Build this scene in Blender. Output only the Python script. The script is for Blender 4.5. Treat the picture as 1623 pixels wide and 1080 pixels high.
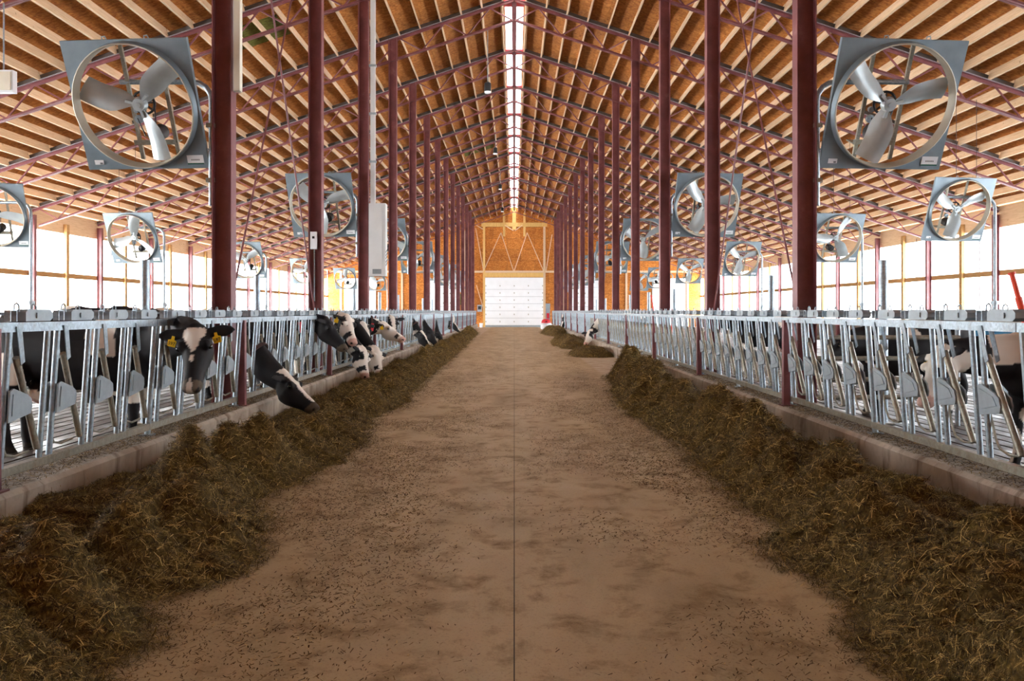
import bpy, bmesh, math, random
import numpy as np
from mathutils import Vector, Matrix, noise

random.seed(11)
rng = np.random.default_rng(5)
for o in list(bpy.data.objects):
    bpy.data.objects.remove(o)
scn = bpy.context.scene
COL = scn.collection

# ------------------------------------------------------------------ camera, world, light, exposure
FPX = 1400.0; HZ = 493.0; VX = 815.0; CH = 1.43
cam_d = bpy.data.cameras.new('camera')
cam = bpy.data.objects.new('camera', cam_d); COL.objects.link(cam)
cam.location = (0, 0, CH); cam.rotation_euler = (math.pi/2, 0, 0)
cam_d.sensor_width = 36; cam_d.lens = FPX/1623*36
cam_d.shift_x = -(VX-811.5)/1623; cam_d.shift_y = -(540-HZ)/1623
cam_d.clip_start = .05; cam_d.clip_end = 400
scn.camera = cam

w = bpy.data.worlds.new('overcast_sky'); scn.world = w; w.use_nodes = True
bg = w.node_tree.nodes['Background']
bg.inputs[0].default_value = (.93, .97, 1.0, 1); bg.inputs[1].default_value = 6.0

def area(name, loc, rot, sx, sy, power, col):
    l = bpy.data.lights.new(name, 'AREA'); l.shape = 'RECTANGLE'; l.size = sx; l.size_y = sy
    l.energy = power; l.color = col
    o = bpy.data.objects.new(name, l); COL.objects.link(o); o.location = loc; o.rotation_euler = rot
    return o
SIDE_L = 15500; SIDE_R = 10000; RIDGE = 7000
area('daylight_left', (-17.5, 41, 2.5), (0, -math.pi/2, 0), 3.8, 76, SIDE_L, (1, .97, .93))
area('daylight_right', (17.5, 41, 2.5), (0, math.pi/2, 0), 3.8, 76, SIDE_R, (.95, .98, 1))
area('daylight_ridge', (0, 43, 11.6), (0, 0, 0), 1.6, 70, RIDGE, (1, .98, .95))

vs = scn.view_settings
vs.view_transform = 'Standard'; vs.look = 'None'; vs.gamma = 1; vs.use_curve_mapping = False
vs.exposure = 1.0

# ------------------------------------------------------------------ helpers
def at(px, py, D):
    return Vector(((px-VX)*D/FPX, D, CH-(py-HZ)*D/FPX))

class MB:
    def __init__(s): s.v = []; s.f = []
    def box(s, c, size, rot=None):
        hx, hy, hz = size[0]/2, size[1]/2, size[2]/2
        b = len(s.v)
        for z in (-hz, hz):
            for x, y in ((-hx, -hy), (hx, -hy), (hx, hy), (-hx, hy)):
                p = Vector((x, y, z))
                if rot is not None: p = rot @ p
                s.v.append(tuple(p+Vector(c)))
        for f in ((3, 2, 1, 0), (4, 5, 6, 7), (0, 1, 5, 4), (1, 2, 6, 5), (2, 3, 7, 6), (3, 0, 4, 7)):
            s.f.append(tuple(b+i for i in f))
        return s
    def span(s, a, b):
        a = Vector(a); b = Vector(b); return s.box((a+b)/2, [abs(b[i]-a[i]) for i in range(3)])
    def beam(s, p0, p1, wd, ht, up=(0, 0, 1)):
        p0 = Vector(p0); p1 = Vector(p1); d = p1-p0; L = d.length; d.normalize()
        r = d.cross(Vector(up))
        if r.length < 1e-5: r = d.cross(Vector((1, 0, 0)))
        r.normalize(); u = r.cross(d)
        return s.box((p0+p1)/2, (wd, L, ht), Matrix((r, d, u)).transposed())
    def path(s, pts, r, n=8, cap=True):
        pts = [Vector(p) for p in pts]; m = len(pts)
        rr = r if isinstance(r, (list, tuple)) else [r]*m
        b = len(s.v); ref = None
        for i, p in enumerate(pts):
            d = (pts[min(i+1, m-1)]-pts[max(i-1, 0)]).normalized()
            if ref is None:
                ref = d.cross(Vector((0, 0, 1)))
                if ref.length < 1e-3: ref = d.cross(Vector((0, 1, 0)))
            ref = (ref-d*ref.dot(d)).normalized(); q = d.cross(ref)
            for k in range(n):
                a = 2*math.pi*k/n
                s.v.append(tuple(p+ref*math.cos(a)*rr[i]+q*math.sin(a)*rr[i]))
        for i in range(m-1):
            for k in range(n):
                k2 = (k+1) % n
                s.f.append((b+i*n+k, b+i*n+k2, b+(i+1)*n+k2, b+(i+1)*n+k))
        if cap:
            s.f.append(tuple(b+k for k in range(n))[::-1]); s.f.append(tuple(b+(m-1)*n+k for k in range(n)))
        return s
    def loft(s, st, n=16):
        b = len(s.v); m = len(st)
        for c, r, u, hw, hh in st:
            for k in range(n):
                a = 2*math.pi*k/n
                s.v.append(tuple(c+r*(math.cos(a)*hw)+u*(math.sin(a)*hh)))
        for i in range(m-1):
            for k in range(n):
                k2 = (k+1) % n
                s.f.append((b+i*n+k, b+i*n+k2, b+(i+1)*n+k2, b+(i+1)*n+k))
        s.f.append(tuple(b+k for k in range(n))[::-1]); s.f.append(tuple(b+(m-1)*n+k for k in range(n)))
        return s
    def prism(s, pts, ext):
        b = len(s.v); n = len(pts); e = Vector(ext)
        s.v += [tuple(Vector(p)) for p in pts]+[tuple(Vector(p)+e) for p in pts]
        s.f.append(tuple(b+i for i in range(n))[::-1]); s.f.append(tuple(b+n+i for i in range(n)))
        for i in range(n):
            j = (i+1) % n; s.f.append((b+i, b+j, b+n+j, b+n+i))
        return s
    def sphere(s, c, r, n=12, m=8):
        c = Vector(c); rr = r if isinstance(r, (tuple, list)) else (r, r, r)
        b = len(s.v)
        s.v.append((c.x, c.y, c.z+rr[2]))
        for i in range(1, m):
            t = math.pi*i/m
            for k in range(n):
                a = 2*math.pi*k/n
                s.v.append((c.x+rr[0]*math.sin(t)*math.cos(a), c.y+rr[1]*math.sin(t)*math.sin(a), c.z+rr[2]*math.cos(t)))
        s.v.append((c.x, c.y, c.z-rr[2])); e = len(s.v)-1
        for k in range(n): s.f.append((b, b+1+k, b+1+(k+1) % n))
        for i in range(m-2):
            for k in range(n):
                p = b+1+i*n; s.f.append((p+k, p+n+k, p+n+(k+1) % n, p+(k+1) % n))
        p = b+1+(m-2)*n
        for k in range(n): s.f.append((p+k, e, p+(k+1) % n))
        return s
    def mesh(s, name, m=None, smooth=False):
        me = bpy.data.meshes.new(name); me.from_pydata(s.v, [], s.f)
        bm = bmesh.new(); bm.from_mesh(me); bmesh.ops.recalc_face_normals(bm, faces=bm.faces); bm.to_mesh(me); bm.free()
        if m: me.materials.append(m)
        if smooth:
            me.polygons.foreach_set('use_smooth', [True]*len(me.polygons))
            try: me.set_sharp_from_angle(angle=math.radians(40))
            except Exception: pass
        return me
    def build(s, name, m, parent=None, smooth=False, loc=None):
        return link(name, s.mesh(name, m, smooth), parent, loc)

def link(name, me, parent=None, loc=None, rz=0):
    o = bpy.data.objects.new(name, me); COL.objects.link(o)
    if parent: o.parent = parent
    if loc is not None: o.location = loc
    if rz: o.rotation_euler = (0, 0, rz)
    return o
def tag(o, label=None, cat=None, group=None, kind=None):
    if label: o['label'] = label
    if cat: o['category'] = cat
    if group: o['group'] = group
    if kind: o['kind'] = kind
    return o
def empty(name, loc=(0, 0, 0), rz=0):
    o = bpy.data.objects.new(name, None); COL.objects.link(o); o.location = loc; o.rotation_euler = (0, 0, rz)
    o.empty_display_size = .1
    return o
ORD = ['first', 'second', 'third', 'fourth', 'fifth', 'sixth', 'seventh', 'eighth', 'ninth', 'tenth', 'eleventh', 'twelfth',
       'thirteenth', 'fourteenth', 'fifteenth', 'sixteenth', 'seventeenth', 'eighteenth', 'nineteenth', 'twentieth']
def ordw(i):
    if i < 20: return ORD[i]
    t = {2: 'twenty', 3: 'thirty'}[(i+1)//10]
    return t+('-'+ORD[(i+1) % 10-1] if (i+1) % 10 else '') if (i+1) % 10 else {2: 'twentieth', 3: 'thirtieth'}[(i+1)//10]

# ------------------------------------------------------------------ materials
def srgb(r, g, b):
    f = lambda c: (c/12.92 if c <= .04045 else ((c+.055)/1.055)**2.4)
    return (f(r/255), f(g/255), f(b/255), 1)
class NT:
    def __init__(s, name):
        s.m = bpy.data.materials.new(name); s.m.use_nodes = True; s.t = s.m.node_tree; s.n = s.t.nodes
        s.b = s.n['Principled BSDF']
    def new(s, t, **kw):
        n = s.n.new(t)
        for k, v in kw.items(): setattr(n, k, v)
        return n
    def l(s, a, b): s.t.links.new(a, b)
    def pos(s, scale=(1, 1, 1), rot=(0, 0, 0), obj=False):
        mp = s.new('ShaderNodeMapping'); mp.inputs['Scale'].default_value = scale; mp.inputs['Rotation'].default_value = rot
        if obj: s.l(s.new('ShaderNodeTexCoord').outputs['Object'], mp.inputs[0])
        else: s.l(s.new('ShaderNodeNewGeometry').outputs['Position'], mp.inputs[0])
        return mp.outputs[0]
    def noise(s, vec, scale, detail=4, rough=.55, dist=0):
        n = s.new('ShaderNodeTexNoise'); n.inputs['Scale'].default_value = scale; n.inputs['Detail'].default_value = detail
        n.inputs['Roughness'].default_value = rough; n.inputs['Distortion'].default_value = dist
        s.l(vec, n.inputs['Vector']); return n.outputs['Fac']
    def ramp(s, fac, stops, interp='LINEAR'):
        r = s.new('ShaderNodeValToRGB'); r.color_ramp.interpolation = interp
        e = r.color_ramp.elements
        while len(e) < len(stops): e.new(.5)
        for i, (p, c) in enumerate(stops):
            e[i].position = p; e[i].color = c if len(c) == 4 else (*c, 1)
        s.l(fac, r.inputs[0]); return r.outputs[0]
    def mix(s, fac, a, b, mode='MIX'):
        n = s.new('ShaderNodeMix', data_type='RGBA', blend_type=mode)
        for i, v in ((0, fac), (6, a), (7, b)):
            if isinstance(v, (int, float, tuple)): n.inputs[i].default_value = v
            else: s.l(v, n.inputs[i])
        return n.outputs[2]
    def color(s, c):
        if isinstance(c, tuple): s.b.inputs['Base Color'].default_value = c
        else: s.l(c, s.b.inputs['Base Color'])
    def setp(s, rough=.5, metal=0, spec=None):
        if isinstance(rough, (int, float)): s.b.inputs['Roughness'].default_value = rough
        else: s.l(rough, s.b.inputs['Roughness'])
        s.b.inputs['Metallic'].default_value = metal
        if spec is not None: s.b.inputs['Specular IOR Level'].default_value = spec
    def bump(s, h, strength=.3, dist=.01):
        n = s.new('ShaderNodeBump'); n.inputs['Strength'].default_value = strength; n.inputs['Distance'].default_value = dist
        s.l(h, n.inputs['Height']); s.l(n.outputs[0], s.b.inputs['Normal'])

def plain(name, col, rough=.5, metal=0, var=.12, scale=6, spec=None):
    t = NT(name); f = t.noise(t.pos(), scale, 5)
    lo = tuple(c*(1-var) for c in col[:3])+(1,); hi = tuple(min(1, c*(1+var)) for c in col[:3])+(1,)
    t.color(t.ramp(f, [(.3, lo), (.7, hi)])); t.setp(rough, metal, spec); return t.m

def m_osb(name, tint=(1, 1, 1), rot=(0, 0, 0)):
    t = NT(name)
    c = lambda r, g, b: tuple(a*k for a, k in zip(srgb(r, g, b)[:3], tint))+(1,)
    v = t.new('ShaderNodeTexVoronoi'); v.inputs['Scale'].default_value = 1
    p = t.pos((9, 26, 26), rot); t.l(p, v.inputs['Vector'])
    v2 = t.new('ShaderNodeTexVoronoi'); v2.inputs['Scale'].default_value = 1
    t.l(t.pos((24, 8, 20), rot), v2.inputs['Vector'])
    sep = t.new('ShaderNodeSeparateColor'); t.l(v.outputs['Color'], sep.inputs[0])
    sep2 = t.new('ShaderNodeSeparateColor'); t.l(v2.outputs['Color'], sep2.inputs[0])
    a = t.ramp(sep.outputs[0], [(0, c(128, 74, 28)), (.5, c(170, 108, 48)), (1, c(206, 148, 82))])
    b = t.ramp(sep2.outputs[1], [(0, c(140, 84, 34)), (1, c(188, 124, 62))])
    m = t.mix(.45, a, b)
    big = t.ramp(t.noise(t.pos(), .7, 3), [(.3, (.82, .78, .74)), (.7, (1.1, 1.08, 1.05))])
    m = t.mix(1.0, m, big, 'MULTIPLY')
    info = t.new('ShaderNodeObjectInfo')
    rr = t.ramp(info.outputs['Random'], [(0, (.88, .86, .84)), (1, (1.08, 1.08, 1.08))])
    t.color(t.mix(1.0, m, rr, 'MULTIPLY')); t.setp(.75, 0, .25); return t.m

def m_lumber(name, c1, c2, scale=(40, 2, 40)):
    t = NT(name); f = t.noise(t.pos(scale), 1, 5, .6, .6)
    a = t.ramp(f, [(.25, srgb(*c1)), (.75, srgb(*c2))])
    info = t.new('ShaderNodeObjectInfo')
    a = t.mix(1.0, a, t.ramp(info.outputs['Random'], [(0, (.85, .83, .8)), (1, (1.08, 1.08, 1.08))]), 'MULTIPLY')
    k = t.noise(t.pos((7, 7, 7)), 1, 2)
    a = t.mix(t.ramp(k, [(.7, (0, 0, 0)), (.76, (.6, .6, .6))]), a, srgb(120, 80, 45))
    t.color(a); t.setp(.7, 0, .25); return t.m

def m_red():
    t = NT('red_primer_steel'); f = t.noise(t.pos(), 3, 6, .65)
    a = t.ramp(f, [(.25, srgb(104, 54, 56)), (.6, srgb(130, 75, 78)), (.85, srgb(160, 121, 121))])
    d = t.noise(t.pos(), 70, 2)
    a = t.mix(t.ramp(d, [(.70, (0, 0, 0)), (.78, (.55, .55, .55))]), a, srgb(170, 140, 135))
    t.color(a); t.setp(.5, 0, .5); t.bump(d, .15, .002); return t.m

def m_galv(name, base=(178, 190, 198), metal=.55, dirt=.35):
    t = NT(name)
    v = t.new('ShaderNodeTexVoronoi'); v.inputs['Scale'].default_value = 55; t.l(t.pos(), v.inputs['Vector'])
    sep = t.new('ShaderNodeSeparateColor'); t.l(v.outputs['Color'], sep.inputs[0])
    b = srgb(*base)[:3]
    a = t.ramp(sep.outputs[0], [(0, tuple(c*.8 for c in b)), (1, tuple(min(1, c*1.12) for c in b))])
    n = t.noise(t.pos((1, 1, .6)), 9, 6, .7)
    a = t.mix(t.ramp(n, [(.5, (0, 0, 0)), (.78, (dirt*1.6,)*3)]), a, srgb(140, 122, 100))
    t.color(a); t.setp(t.ramp(n, [(.3, (.32,)*3), (.8, (.6,)*3)]), metal); return t.m

def m_floor():
    t = NT('dusty_feed_alley_concrete')
    n1 = t.noise(t.pos((1, .35, 1)), 1.1, 6, .6, .4)
    n2 = t.noise(t.pos((1, .9, 1)), 3.2, 10, .72, .3)
    n3 = t.noise(t.pos((1, .8, 1)), 75, 4, .7)
    a = t.ramp(n1, [(.25, srgb(158, 132, 92)), (.5, srgb(186, 158, 116)), (.75, srgb(202, 176, 136))])
    a = t.mix(t.ramp(n2, [(.50, (0, 0, 0)), (.68, (.85, .85, .85))]), a, srgb(118, 88, 46))
    a = t.mix(t.ramp(n3, [(.55, (0, 0, 0)), (.7, (.5, .5, .5))]), a, srgb(92, 66, 40))
    # cleaner pale strip licked clean beside the curbs
    sx = t.new('ShaderNodeSeparateXYZ'); t.l(t.new('ShaderNodeNewGeometry').outputs['Position'], sx.inputs[0])
    ab = t.new('ShaderNodeMath', operation='ABSOLUTE'); t.l(sx.outputs[0], ab.inputs[0])
    mr = t.new('ShaderNodeMapRange'); mr.inputs[1].default_value = 1.95; mr.inputs[2].default_value = 2.05; t.l(ab.outputs[0], mr.inputs[0])
    mul = t.new('ShaderNodeMath', operation='MULTIPLY'); mul.inputs[1].default_value = .65; t.l(mr.outputs[0], mul.inputs[0])
    a = t.mix(mul.outputs[0], a, t.ramp(n2, [(.35, srgb(214, 196, 172)), (.7, srgb(168, 138, 104))]))
    t.color(a); t.setp(t.ramp(n2, [(.3, (.5,)*3), (.7, (.75,)*3)]), 0, .3)
    t.bump(n3, .35, .004); return t.m

def m_curb():
    t = NT('curb_concrete')
    n1 = t.noise(t.pos(), 2.2, 6, .65); n2 = t.noise(t.pos((1, 2.2, .5)), 3, 6, .6, .5)
    a = t.ramp(n1, [(.3, srgb(150, 136, 120)), (.65, srgb(198, 187, 172))])
    a = t.mix(t.ramp(n2, [(.53, (0, 0, 0)), (.7, (.8, .8, .8))]), a, srgb(98, 76, 56))
    t.color(a); t.setp(.8, 0, .25); t.bump(t.noise(t.pos(), 60, 4), .4, .004); return t.m

def m_wet():
    t = NT('wet_slatted_concrete'); n = t.noise(t.pos((1, .4, 1)), 2.5, 5, .6)
    t.color(t.ramp(n, [(.3, srgb(34, 26, 22)), (.7, srgb(70, 52, 42))]))
    t.setp(t.ramp(n, [(.35, (.30,)*3), (.6, (.62,)*3)]), 0, .28); t.bump(t.noise(t.pos(), 14, 5), .3, .01); return t.m

def m_skin(name):      # translucent daylight sheet
    t = NT(name); n = t.n; n.remove(t.b)
    tr = t.new('ShaderNodeBsdfTransparent'); tr.inputs[0].default_value = (.62, .63, .64, 1)
    tl = t.new('ShaderNodeBsdfTranslucent')
    c = t.ramp(t.noise(t.pos((.3, 6, .3)), 1, 3), [(.3, (.78, .8, .82)), (.7, (.92, .92, .92))]); t.l(c, tl.inputs[0])
    mx = t.new('ShaderNodeMixShader'); mx.inputs[0].default_value = .5
    t.l(tr.outputs[0], mx.inputs[1]); t.l(tl.outputs[0], mx.inputs[2]); t.l(mx.outputs[0], n['Material Output'].inputs[0])
    return t.m

def m_attr(name, rough=.7, spec=.3, bumpscale=0):
    t = NT(name); a = t.new('ShaderNodeAttribute', attribute_name='Col'); c = a.outputs['Color']
    t.color(c); t.setp(rough, 0, spec)
    if bumpscale: t.bump(t.noise(t.pos(), bumpscale, 3), .25, .004)
    return t.m

def m_silage():
    t = NT('brown_silage'); n = t.noise(t.pos(), 40, 6, .75); n2 = t.noise(t.pos(), 5, 4)
    a = t.ramp(n, [(.3, srgb(44, 31, 12)), (.55, srgb(110, 88, 42)), (.78, srgb(174, 146, 84))])
    a = t.mix(1.0, a, t.ramp(n2, [(.3, (.75, .72, .7)), (.7, (1.15, 1.15, 1.05))]), 'MULTIPLY')
    t.color(a); t.setp(.85, 0, .2); t.bump(n, .9, .02); return t.m

M = dict(
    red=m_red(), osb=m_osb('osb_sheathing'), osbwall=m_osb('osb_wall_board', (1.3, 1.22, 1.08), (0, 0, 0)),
    osbgreen=m_osb('green_stamped_osb', (.28, .75, .5)),
    lumber=m_lumber('pine_lumber', (204, 172, 138), (238, 212, 180)), yellowwood=m_lumber('yellow_pine', (205, 160, 92), (238, 200, 130), (30, 30, 2)),
    girt=m_lumber('brown_girt_wood', (150, 112, 66), (190, 150, 100)),
    galv=m_galv('galvanized_steel', (160, 174, 184)), shield=plain('grey_shield_casting', srgb(150, 161, 168), .5, .2, .08, 20), fan=plain('galvanized_sheet', srgb(132, 147, 156), .45, .35, .10, 5), ringm=plain('beige_dusted_ring', srgb(186, 180, 164), .55, .2, .1, 4), fanblade=plain('cast_blade_metal', srgb(186, 196, 200), .4, .3, .10, 5),
    galvdirty=m_galv('dirty_galvanized_steel', (152, 148, 134), .3, .7),
    flash=m_galv('grey_flashing', (172, 176, 184), .3, .15),
    strip=plain('dark_grey_strip', srgb(104, 98, 96), .6, .2), floor=m_floor(), curb=m_curb(), wet=m_wet(), skin=m_skin('translucent_curtain'), ridge=m_skin('translucent_ridge_sheet'),
    white=plain('white_door_skin', srgb(236, 240, 244), .45, 0, .03, 2), whitepl=plain('pale_grey_cabinet_paint', srgb(205, 206, 206), .5, 0, .04, 3),
    dark=plain('dark_cast_metal', srgb(44, 44, 46), .55, .3), black=plain('black_rubber', srgb(20, 20, 22), .6),
    concrete=plain('sidewall_concrete', srgb(120, 112, 104), .85, 0, .2, 2),
    yellow=plain('yellow_tag_plastic', srgb(240, 200, 10), .45, 0, .04), tagred=plain('red_tag_plastic', srgb(200, 24, 40), .45, 0, .05),
    collar=plain('dark_collar_webbing', srgb(70, 45, 42), .8), blue=plain('blue_plastic', srgb(10, 110, 150), .5, 0, .08),
    orange=plain('orange_red_paint', srgb(222, 66, 34), .5, 0, .08), robotred=plain('red_plastic', srgb(205, 40, 55), .4),
    cream=plain('cream_white_paint', srgb(232, 226, 208), .5, 0, .04), eye=plain('dark_eye', srgb(10, 8, 8), .1, 0, .05, 6, .8),
    coat=m_attr('cow_coat', .65, .25, 130), silage=m_silage(), straw=m_attr('silage_strands', .8, .2),
    print=plain('grey_print', srgb(120, 125, 128), .6), green=plain('green_print', srgb(20, 90, 70), .6), cable=plain('dark_steel_cable', srgb(70, 60, 60), .5, .5),
    pinkwrap=plain('pink_red_ridge_tape', srgb(214, 70, 90), .6, 0, .1), backing=plain('dark_roof_liner', srgb(60, 50, 40), .9),
)

# ------------------------------------------------------------------ building frame numbers
BAY = 4.88; FR0 = 10.5                      # frame k stands at FR0 + BAY*(k-1)
fy = lambda k: FR0+BAY*(k-1)
YE = 78.0; YN = -4.0; XW = 16.5; RZ = 10.28; SL = 1/3
ztop = lambda x: RZ-SL*abs(x)               # centre line of the top chord
XR = 3.227; XCF = 3.08; ZC = .32; XCOL = 3.40

# ------------------------------------------------------------------ floor
fl = tag(empty('floor'), 'dusty tan concrete feed alley floor with a joint down the middle', 'floor', kind='structure')
for sx in (-1, 1):
    MB().span((sx*.0025, YN, -.15), (sx*3.2, YE, 0)).build('concrete_slab', M['floor'], fl)
MB().span((-.0025, YN, -.15), (.0025, YE, -.004)).build('joint_filler', M['backing'], fl)
for sx, side in ((-1, 'left'), (1, 'right')):
    g = MB(); x = 3.36
    g.span((sx*3.3, YN, -.2), (sx*XW, YE, -.06))
    while x < XW-.1:
        g.span((sx*x, YN, -.06), (sx*(x+.17), YE, 0)); x += .205
    o = g.build('floor', M['wet'])
    tag(o, f'wet brown grooved concrete floor of the cow pen on the {side}', 'floor', kind='structure')
    c = MB()
    pr = [(XCF, 0), (XCF, ZC-.03), (XCF+.03, ZC), (XCF+.30, ZC), (XCF+.30, -.06), ]
    c.prism([(sx*a, YN, b) for a, b in pr], (0, 74.5-YN, 0))
    o = c.build('trim_1' if sx < 0 else 'trim_2', M['curb'])
    tag(o, f'stained concrete feed curb under the {side} headlocks', 'curb', kind='structure')

# ------------------------------------------------------------------ side walls
for sx, side in ((-1, 'left'), (1, 'right')):
    wl = MB().span((sx*XW, YN, 0), (sx*(XW+.2), YE, .8)).build(f'wall_{side}', M['concrete'])
    tag(wl, f'{side} side wall of translucent white curtain panels between red posts', 'wall', kind='structure')
    MB().span((sx*(XW+.02), YN, 4.27), (sx*(XW+.08), YE, 5.0)).build('header_plank', M['lumber'], wl)
    MB().span((sx*(XW-.04), YN, 2.63), (sx*(XW+.02), YE, 2.81)).build('girt', M['girt'], wl)
    MB().span((sx*(XW-.04), YN, .8), (sx*(XW+.1), YE, .9)).build('sill_plank', M['girt'], wl)
    stud = MB().span((-.06, -.10, .8), (.06, .10, 4.6)).mesh('wood_stud', M['girt'])
    postb = MB().box((0, 0, 2.35), (.17, .012, 4.7)).box((-.085, 0, 2.35), (.012, .16, 4.7)).box((.085, 0, 2.35), (.012, .16, 4.7)).mesh('wall_column', M['red'])
    pan = MB().span((-.004, .01, .85), (.004, BAY/2-.01, 4.4)).mesh('curtain_panel', M['skin'])
    cord = MB().path([(0, 0, .85), (0, 0, 4.4)], .022, 6).mesh('curtain_cord', M['cable'])
    k = -1
    while fy(k) < YE:
        link('wall_column', postb, wl, (sx*(XW-.14), fy(k), 0))
        link('wood_stud', stud, wl, (sx*(XW-.05), fy(k)+BAY/2, 0))
        if sx > 0 or k % 3 == 0:
            link('curtain_cord', cord, wl, (sx*(XW+.03), fy(k)+BAY*.28, 0))
        for j in range(2):
            if fy(k)+BAY*(j+1)/2 < YE+.2: link('curtain_panel', pan, wl, (sx*(XW+.1), fy(k)+BAY*j/2, 0))
        k += 1
    MB().span((sx*(XW+.08), YN, .85), (sx*(XW+.12), fy(-1), 4.4)).build('curtain_panel', M['skin'], wl)

# near end wall, behind the photographer
nw = MB().prism([(-XW, YN, 0), (XW, YN, 0), (XW, YN, ztop(XW)+.5), (0, YN, RZ+.5), (-XW, YN, ztop(XW)+.5)], (0, -.2, 0)).build('wall_front', M['osbwall'])
tag(nw, 'board gable wall at the near end behind the camera', 'wall', kind='structure')

# ------------------------------------------------------------------ ceiling: added light seal, sheathing panels, purlins
PD = .24
def slope_mesh(name, m, x0, x1, y0, y1, d0, d1):
    """slab following the right slope, d = height above chord centre line"""
    return MB().prism([(x0, y0, ztop(x0)+d0), (x1, y0, ztop(x1)+d0), (x1, y0, ztop(x1)+d1), (x0, y0, ztop(x0)+d1)], (0, y1-y0, 0)).mesh(name, m)
RX = .28      # half width of the ridge opening
ceil = tag(empty('ceiling'), 'gable roof underside of brown strand board on pale wood purlins', 'ceiling', kind='structure')
for sx in (-1, 1):
    link('roof_liner', slope_mesh('roof_liner', M['backing'], sx*RX, sx*(XW+.4), YN, YE, .05+PD+.04, .05+PD+.10), ceil)  # unseen cover added above the sheets to stop light leaking through gaps
    for k in range(-2, 15):
        y0 = max(fy(k), YN); y1 = min(fy(k)+BAY, YE)
        for j in range(7):
            xa = RX+j*(XW+.2-RX)/7; xb = RX+(j+1)*(XW+.2-RX)/7
            if k < 0: continue
            green = (sx < 0 and k == 3 and j == 2) or (sx < 0 and k == 8 and j in (0,)) or (sx > 0 and k == 12 and j == 0)
            h = (xb-xa)/2
            if green:
                link('sheathing_panel', slope_mesh('sheathing_panel', M['osbgreen'], sx*(xa+h*.7), sx*(xb-.003), y0+1.2, y1-2.2, .05+PD-.004, .05+PD+.02), ceil)
            link('sheathing_panel', slope_mesh('sheathing_panel', M['osb'], sx*(xa+.003), sx*(xb-.003), y0+.003, y1-.003, .05+PD, .05+PD+.03), ceil)
# purlins hung between frames
far = MB()
nrm = Vector((SL, 0, 1)).normalized()
for sx in (-1, 1):
    i = 0; x = RX+.08
    while x < XW:
        th = math.atan(SL)*sx
        c, s_ = math.cos(th), math.sin(th)
        rot = Matrix(((c, 0, s_), (0, 1, 0), (-s_, 0, c)))
        me = MB().box((0, 0, 0), (.042, BAY-.05, PD-.01), rot).mesh('purlin', M['lumber'])
        for k in range(0, 14):
            loc = (sx*x, fy(k)+BAY/2, ztop(x)+.05+PD/2)
            if 1 <= k <= 5: link('purlin', me, ceil, loc)
            else: far.box(loc, (.042, BAY-.05, PD-.01), rot)
        far.box((sx*x, (fy(14)+YE)/2, ztop(x)+.05+PD/2), (.042, YE-fy(14)-.05, PD-.01), rot)
        x += .585; i += 1
far.box((0, 0, -50), (.001, .001, .001)) if False else None
tag(far.build('purlin', M['lumber'], ceil), kind='stuff')
# ridge skylight
rs = MB()
zr = RZ+.05+PD+.06
rs.prism([(-RX-.1, YN, zr-.15), (0, YN, zr+.05), (RX+.1, YN, zr-.15), (RX+.1, YN, zr-.14), (0, YN, zr+.06), (-RX-.1, YN, zr-.14)], (0, YE-YN, 0))
o = rs.build('window_1', M['ridge']); tag(o, 'bright translucent strip along the roof ridge', 'skylight', kind='structure')
for k in range(0, 15):
    y0 = fy(k)
    MB().span((-RX-.02, y0+.35, zr-.22), (-.06, y0+.95, zr-.205)).build('ridge_tape', M['pinkwrap'], o)
    MB().span((.06, y0+.35, zr-.22), (RX+.02, y0+.95, zr-.205)).build('ridge_tape', M['pinkwrap'], o)
MB().span((-.07, YN, RZ+.0), (.07, YE, RZ+.2)).build('ridge_beam', M['red'], o)

# ------------------------------------------------------------------ roof trusses
TD = .56      # vertical depth between chords
def truss_meshes():
    out = {}
    for sx in (-1, 1):
        a = Vector((sx*.02, 0, ztop(.02))); b = Vector((sx*(XW-.05), 0, ztop(XW-.05)))
        up = Vector((sx*SL, 0, 1)).normalized()
        t = MB()
        for dy in (-.045, .045):
            t.beam(a+Vector((0, dy, .03)), b+Vector((0, dy, .03)), .07, .012, up)
            t.beam(a+Vector((0, dy*.45, 0)), b+Vector((0, dy*.45, 0)), .010, .07, up)
        out['top', sx] = t.mesh('top_chord', M['red'])
        d = Vector((0, 0, TD)); t = MB()
        for dy in (-.04, .04):
            t.beam(a-d+Vector((0, dy, -.03)), b-d+Vector((-sx*.3, dy, -.03+.1)), .06, .010, up)
            t.beam(a-d+Vector((0, dy*.45, 0)), b-d+Vector((-sx*.3, dy*.45, .1)), .010, .06, up)
        out['bot', sx] = t.mesh('bottom_chord', M['red'])
        t = MB().beam(a+up*.11+Vector((sx*RX, 0, -SL*RX)), b+up*.11, .024, .13, up)
        out['fl', sx] = t.mesh('flashing_strip', M['strip']); t = MB()
        t.beam(a+up*.048+Vector((sx*RX, -.05, -SL*RX)), b+up*.048+Vector((0, -.05, 0)), .09, .012, up)
        out['led', sx] = t.mesh('chord_ledge', M['flash'])  # pale strip: the highlight line along the chord, put into its colour
        webs = []; n = 25; step = (XW-.4)/n
        for i in range(n):
            x0 = .05+i*step; x1 = x0+step
            p = (Vector((sx*x0, 0, ztop(x0))), Vector((sx*x1, 0, ztop(x1)-TD))) if i % 2 else (Vector((sx*x0, 0, ztop(x0)-TD)), Vector((sx*x1, 0, ztop(x1))))
            webs.append(p)
        out['web', sx] = webs
    return out
TM = truss_meshes()
webm = {}
for sx in (-1, 1):
    for par in (0, 1):
        a, b = TM['web', sx][2+par]
        webm[sx, par] = MB().beam((0, 0, 0), b-a, .035, .035, (0, 1, 0)).mesh('web_rod', M['red'])
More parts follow.
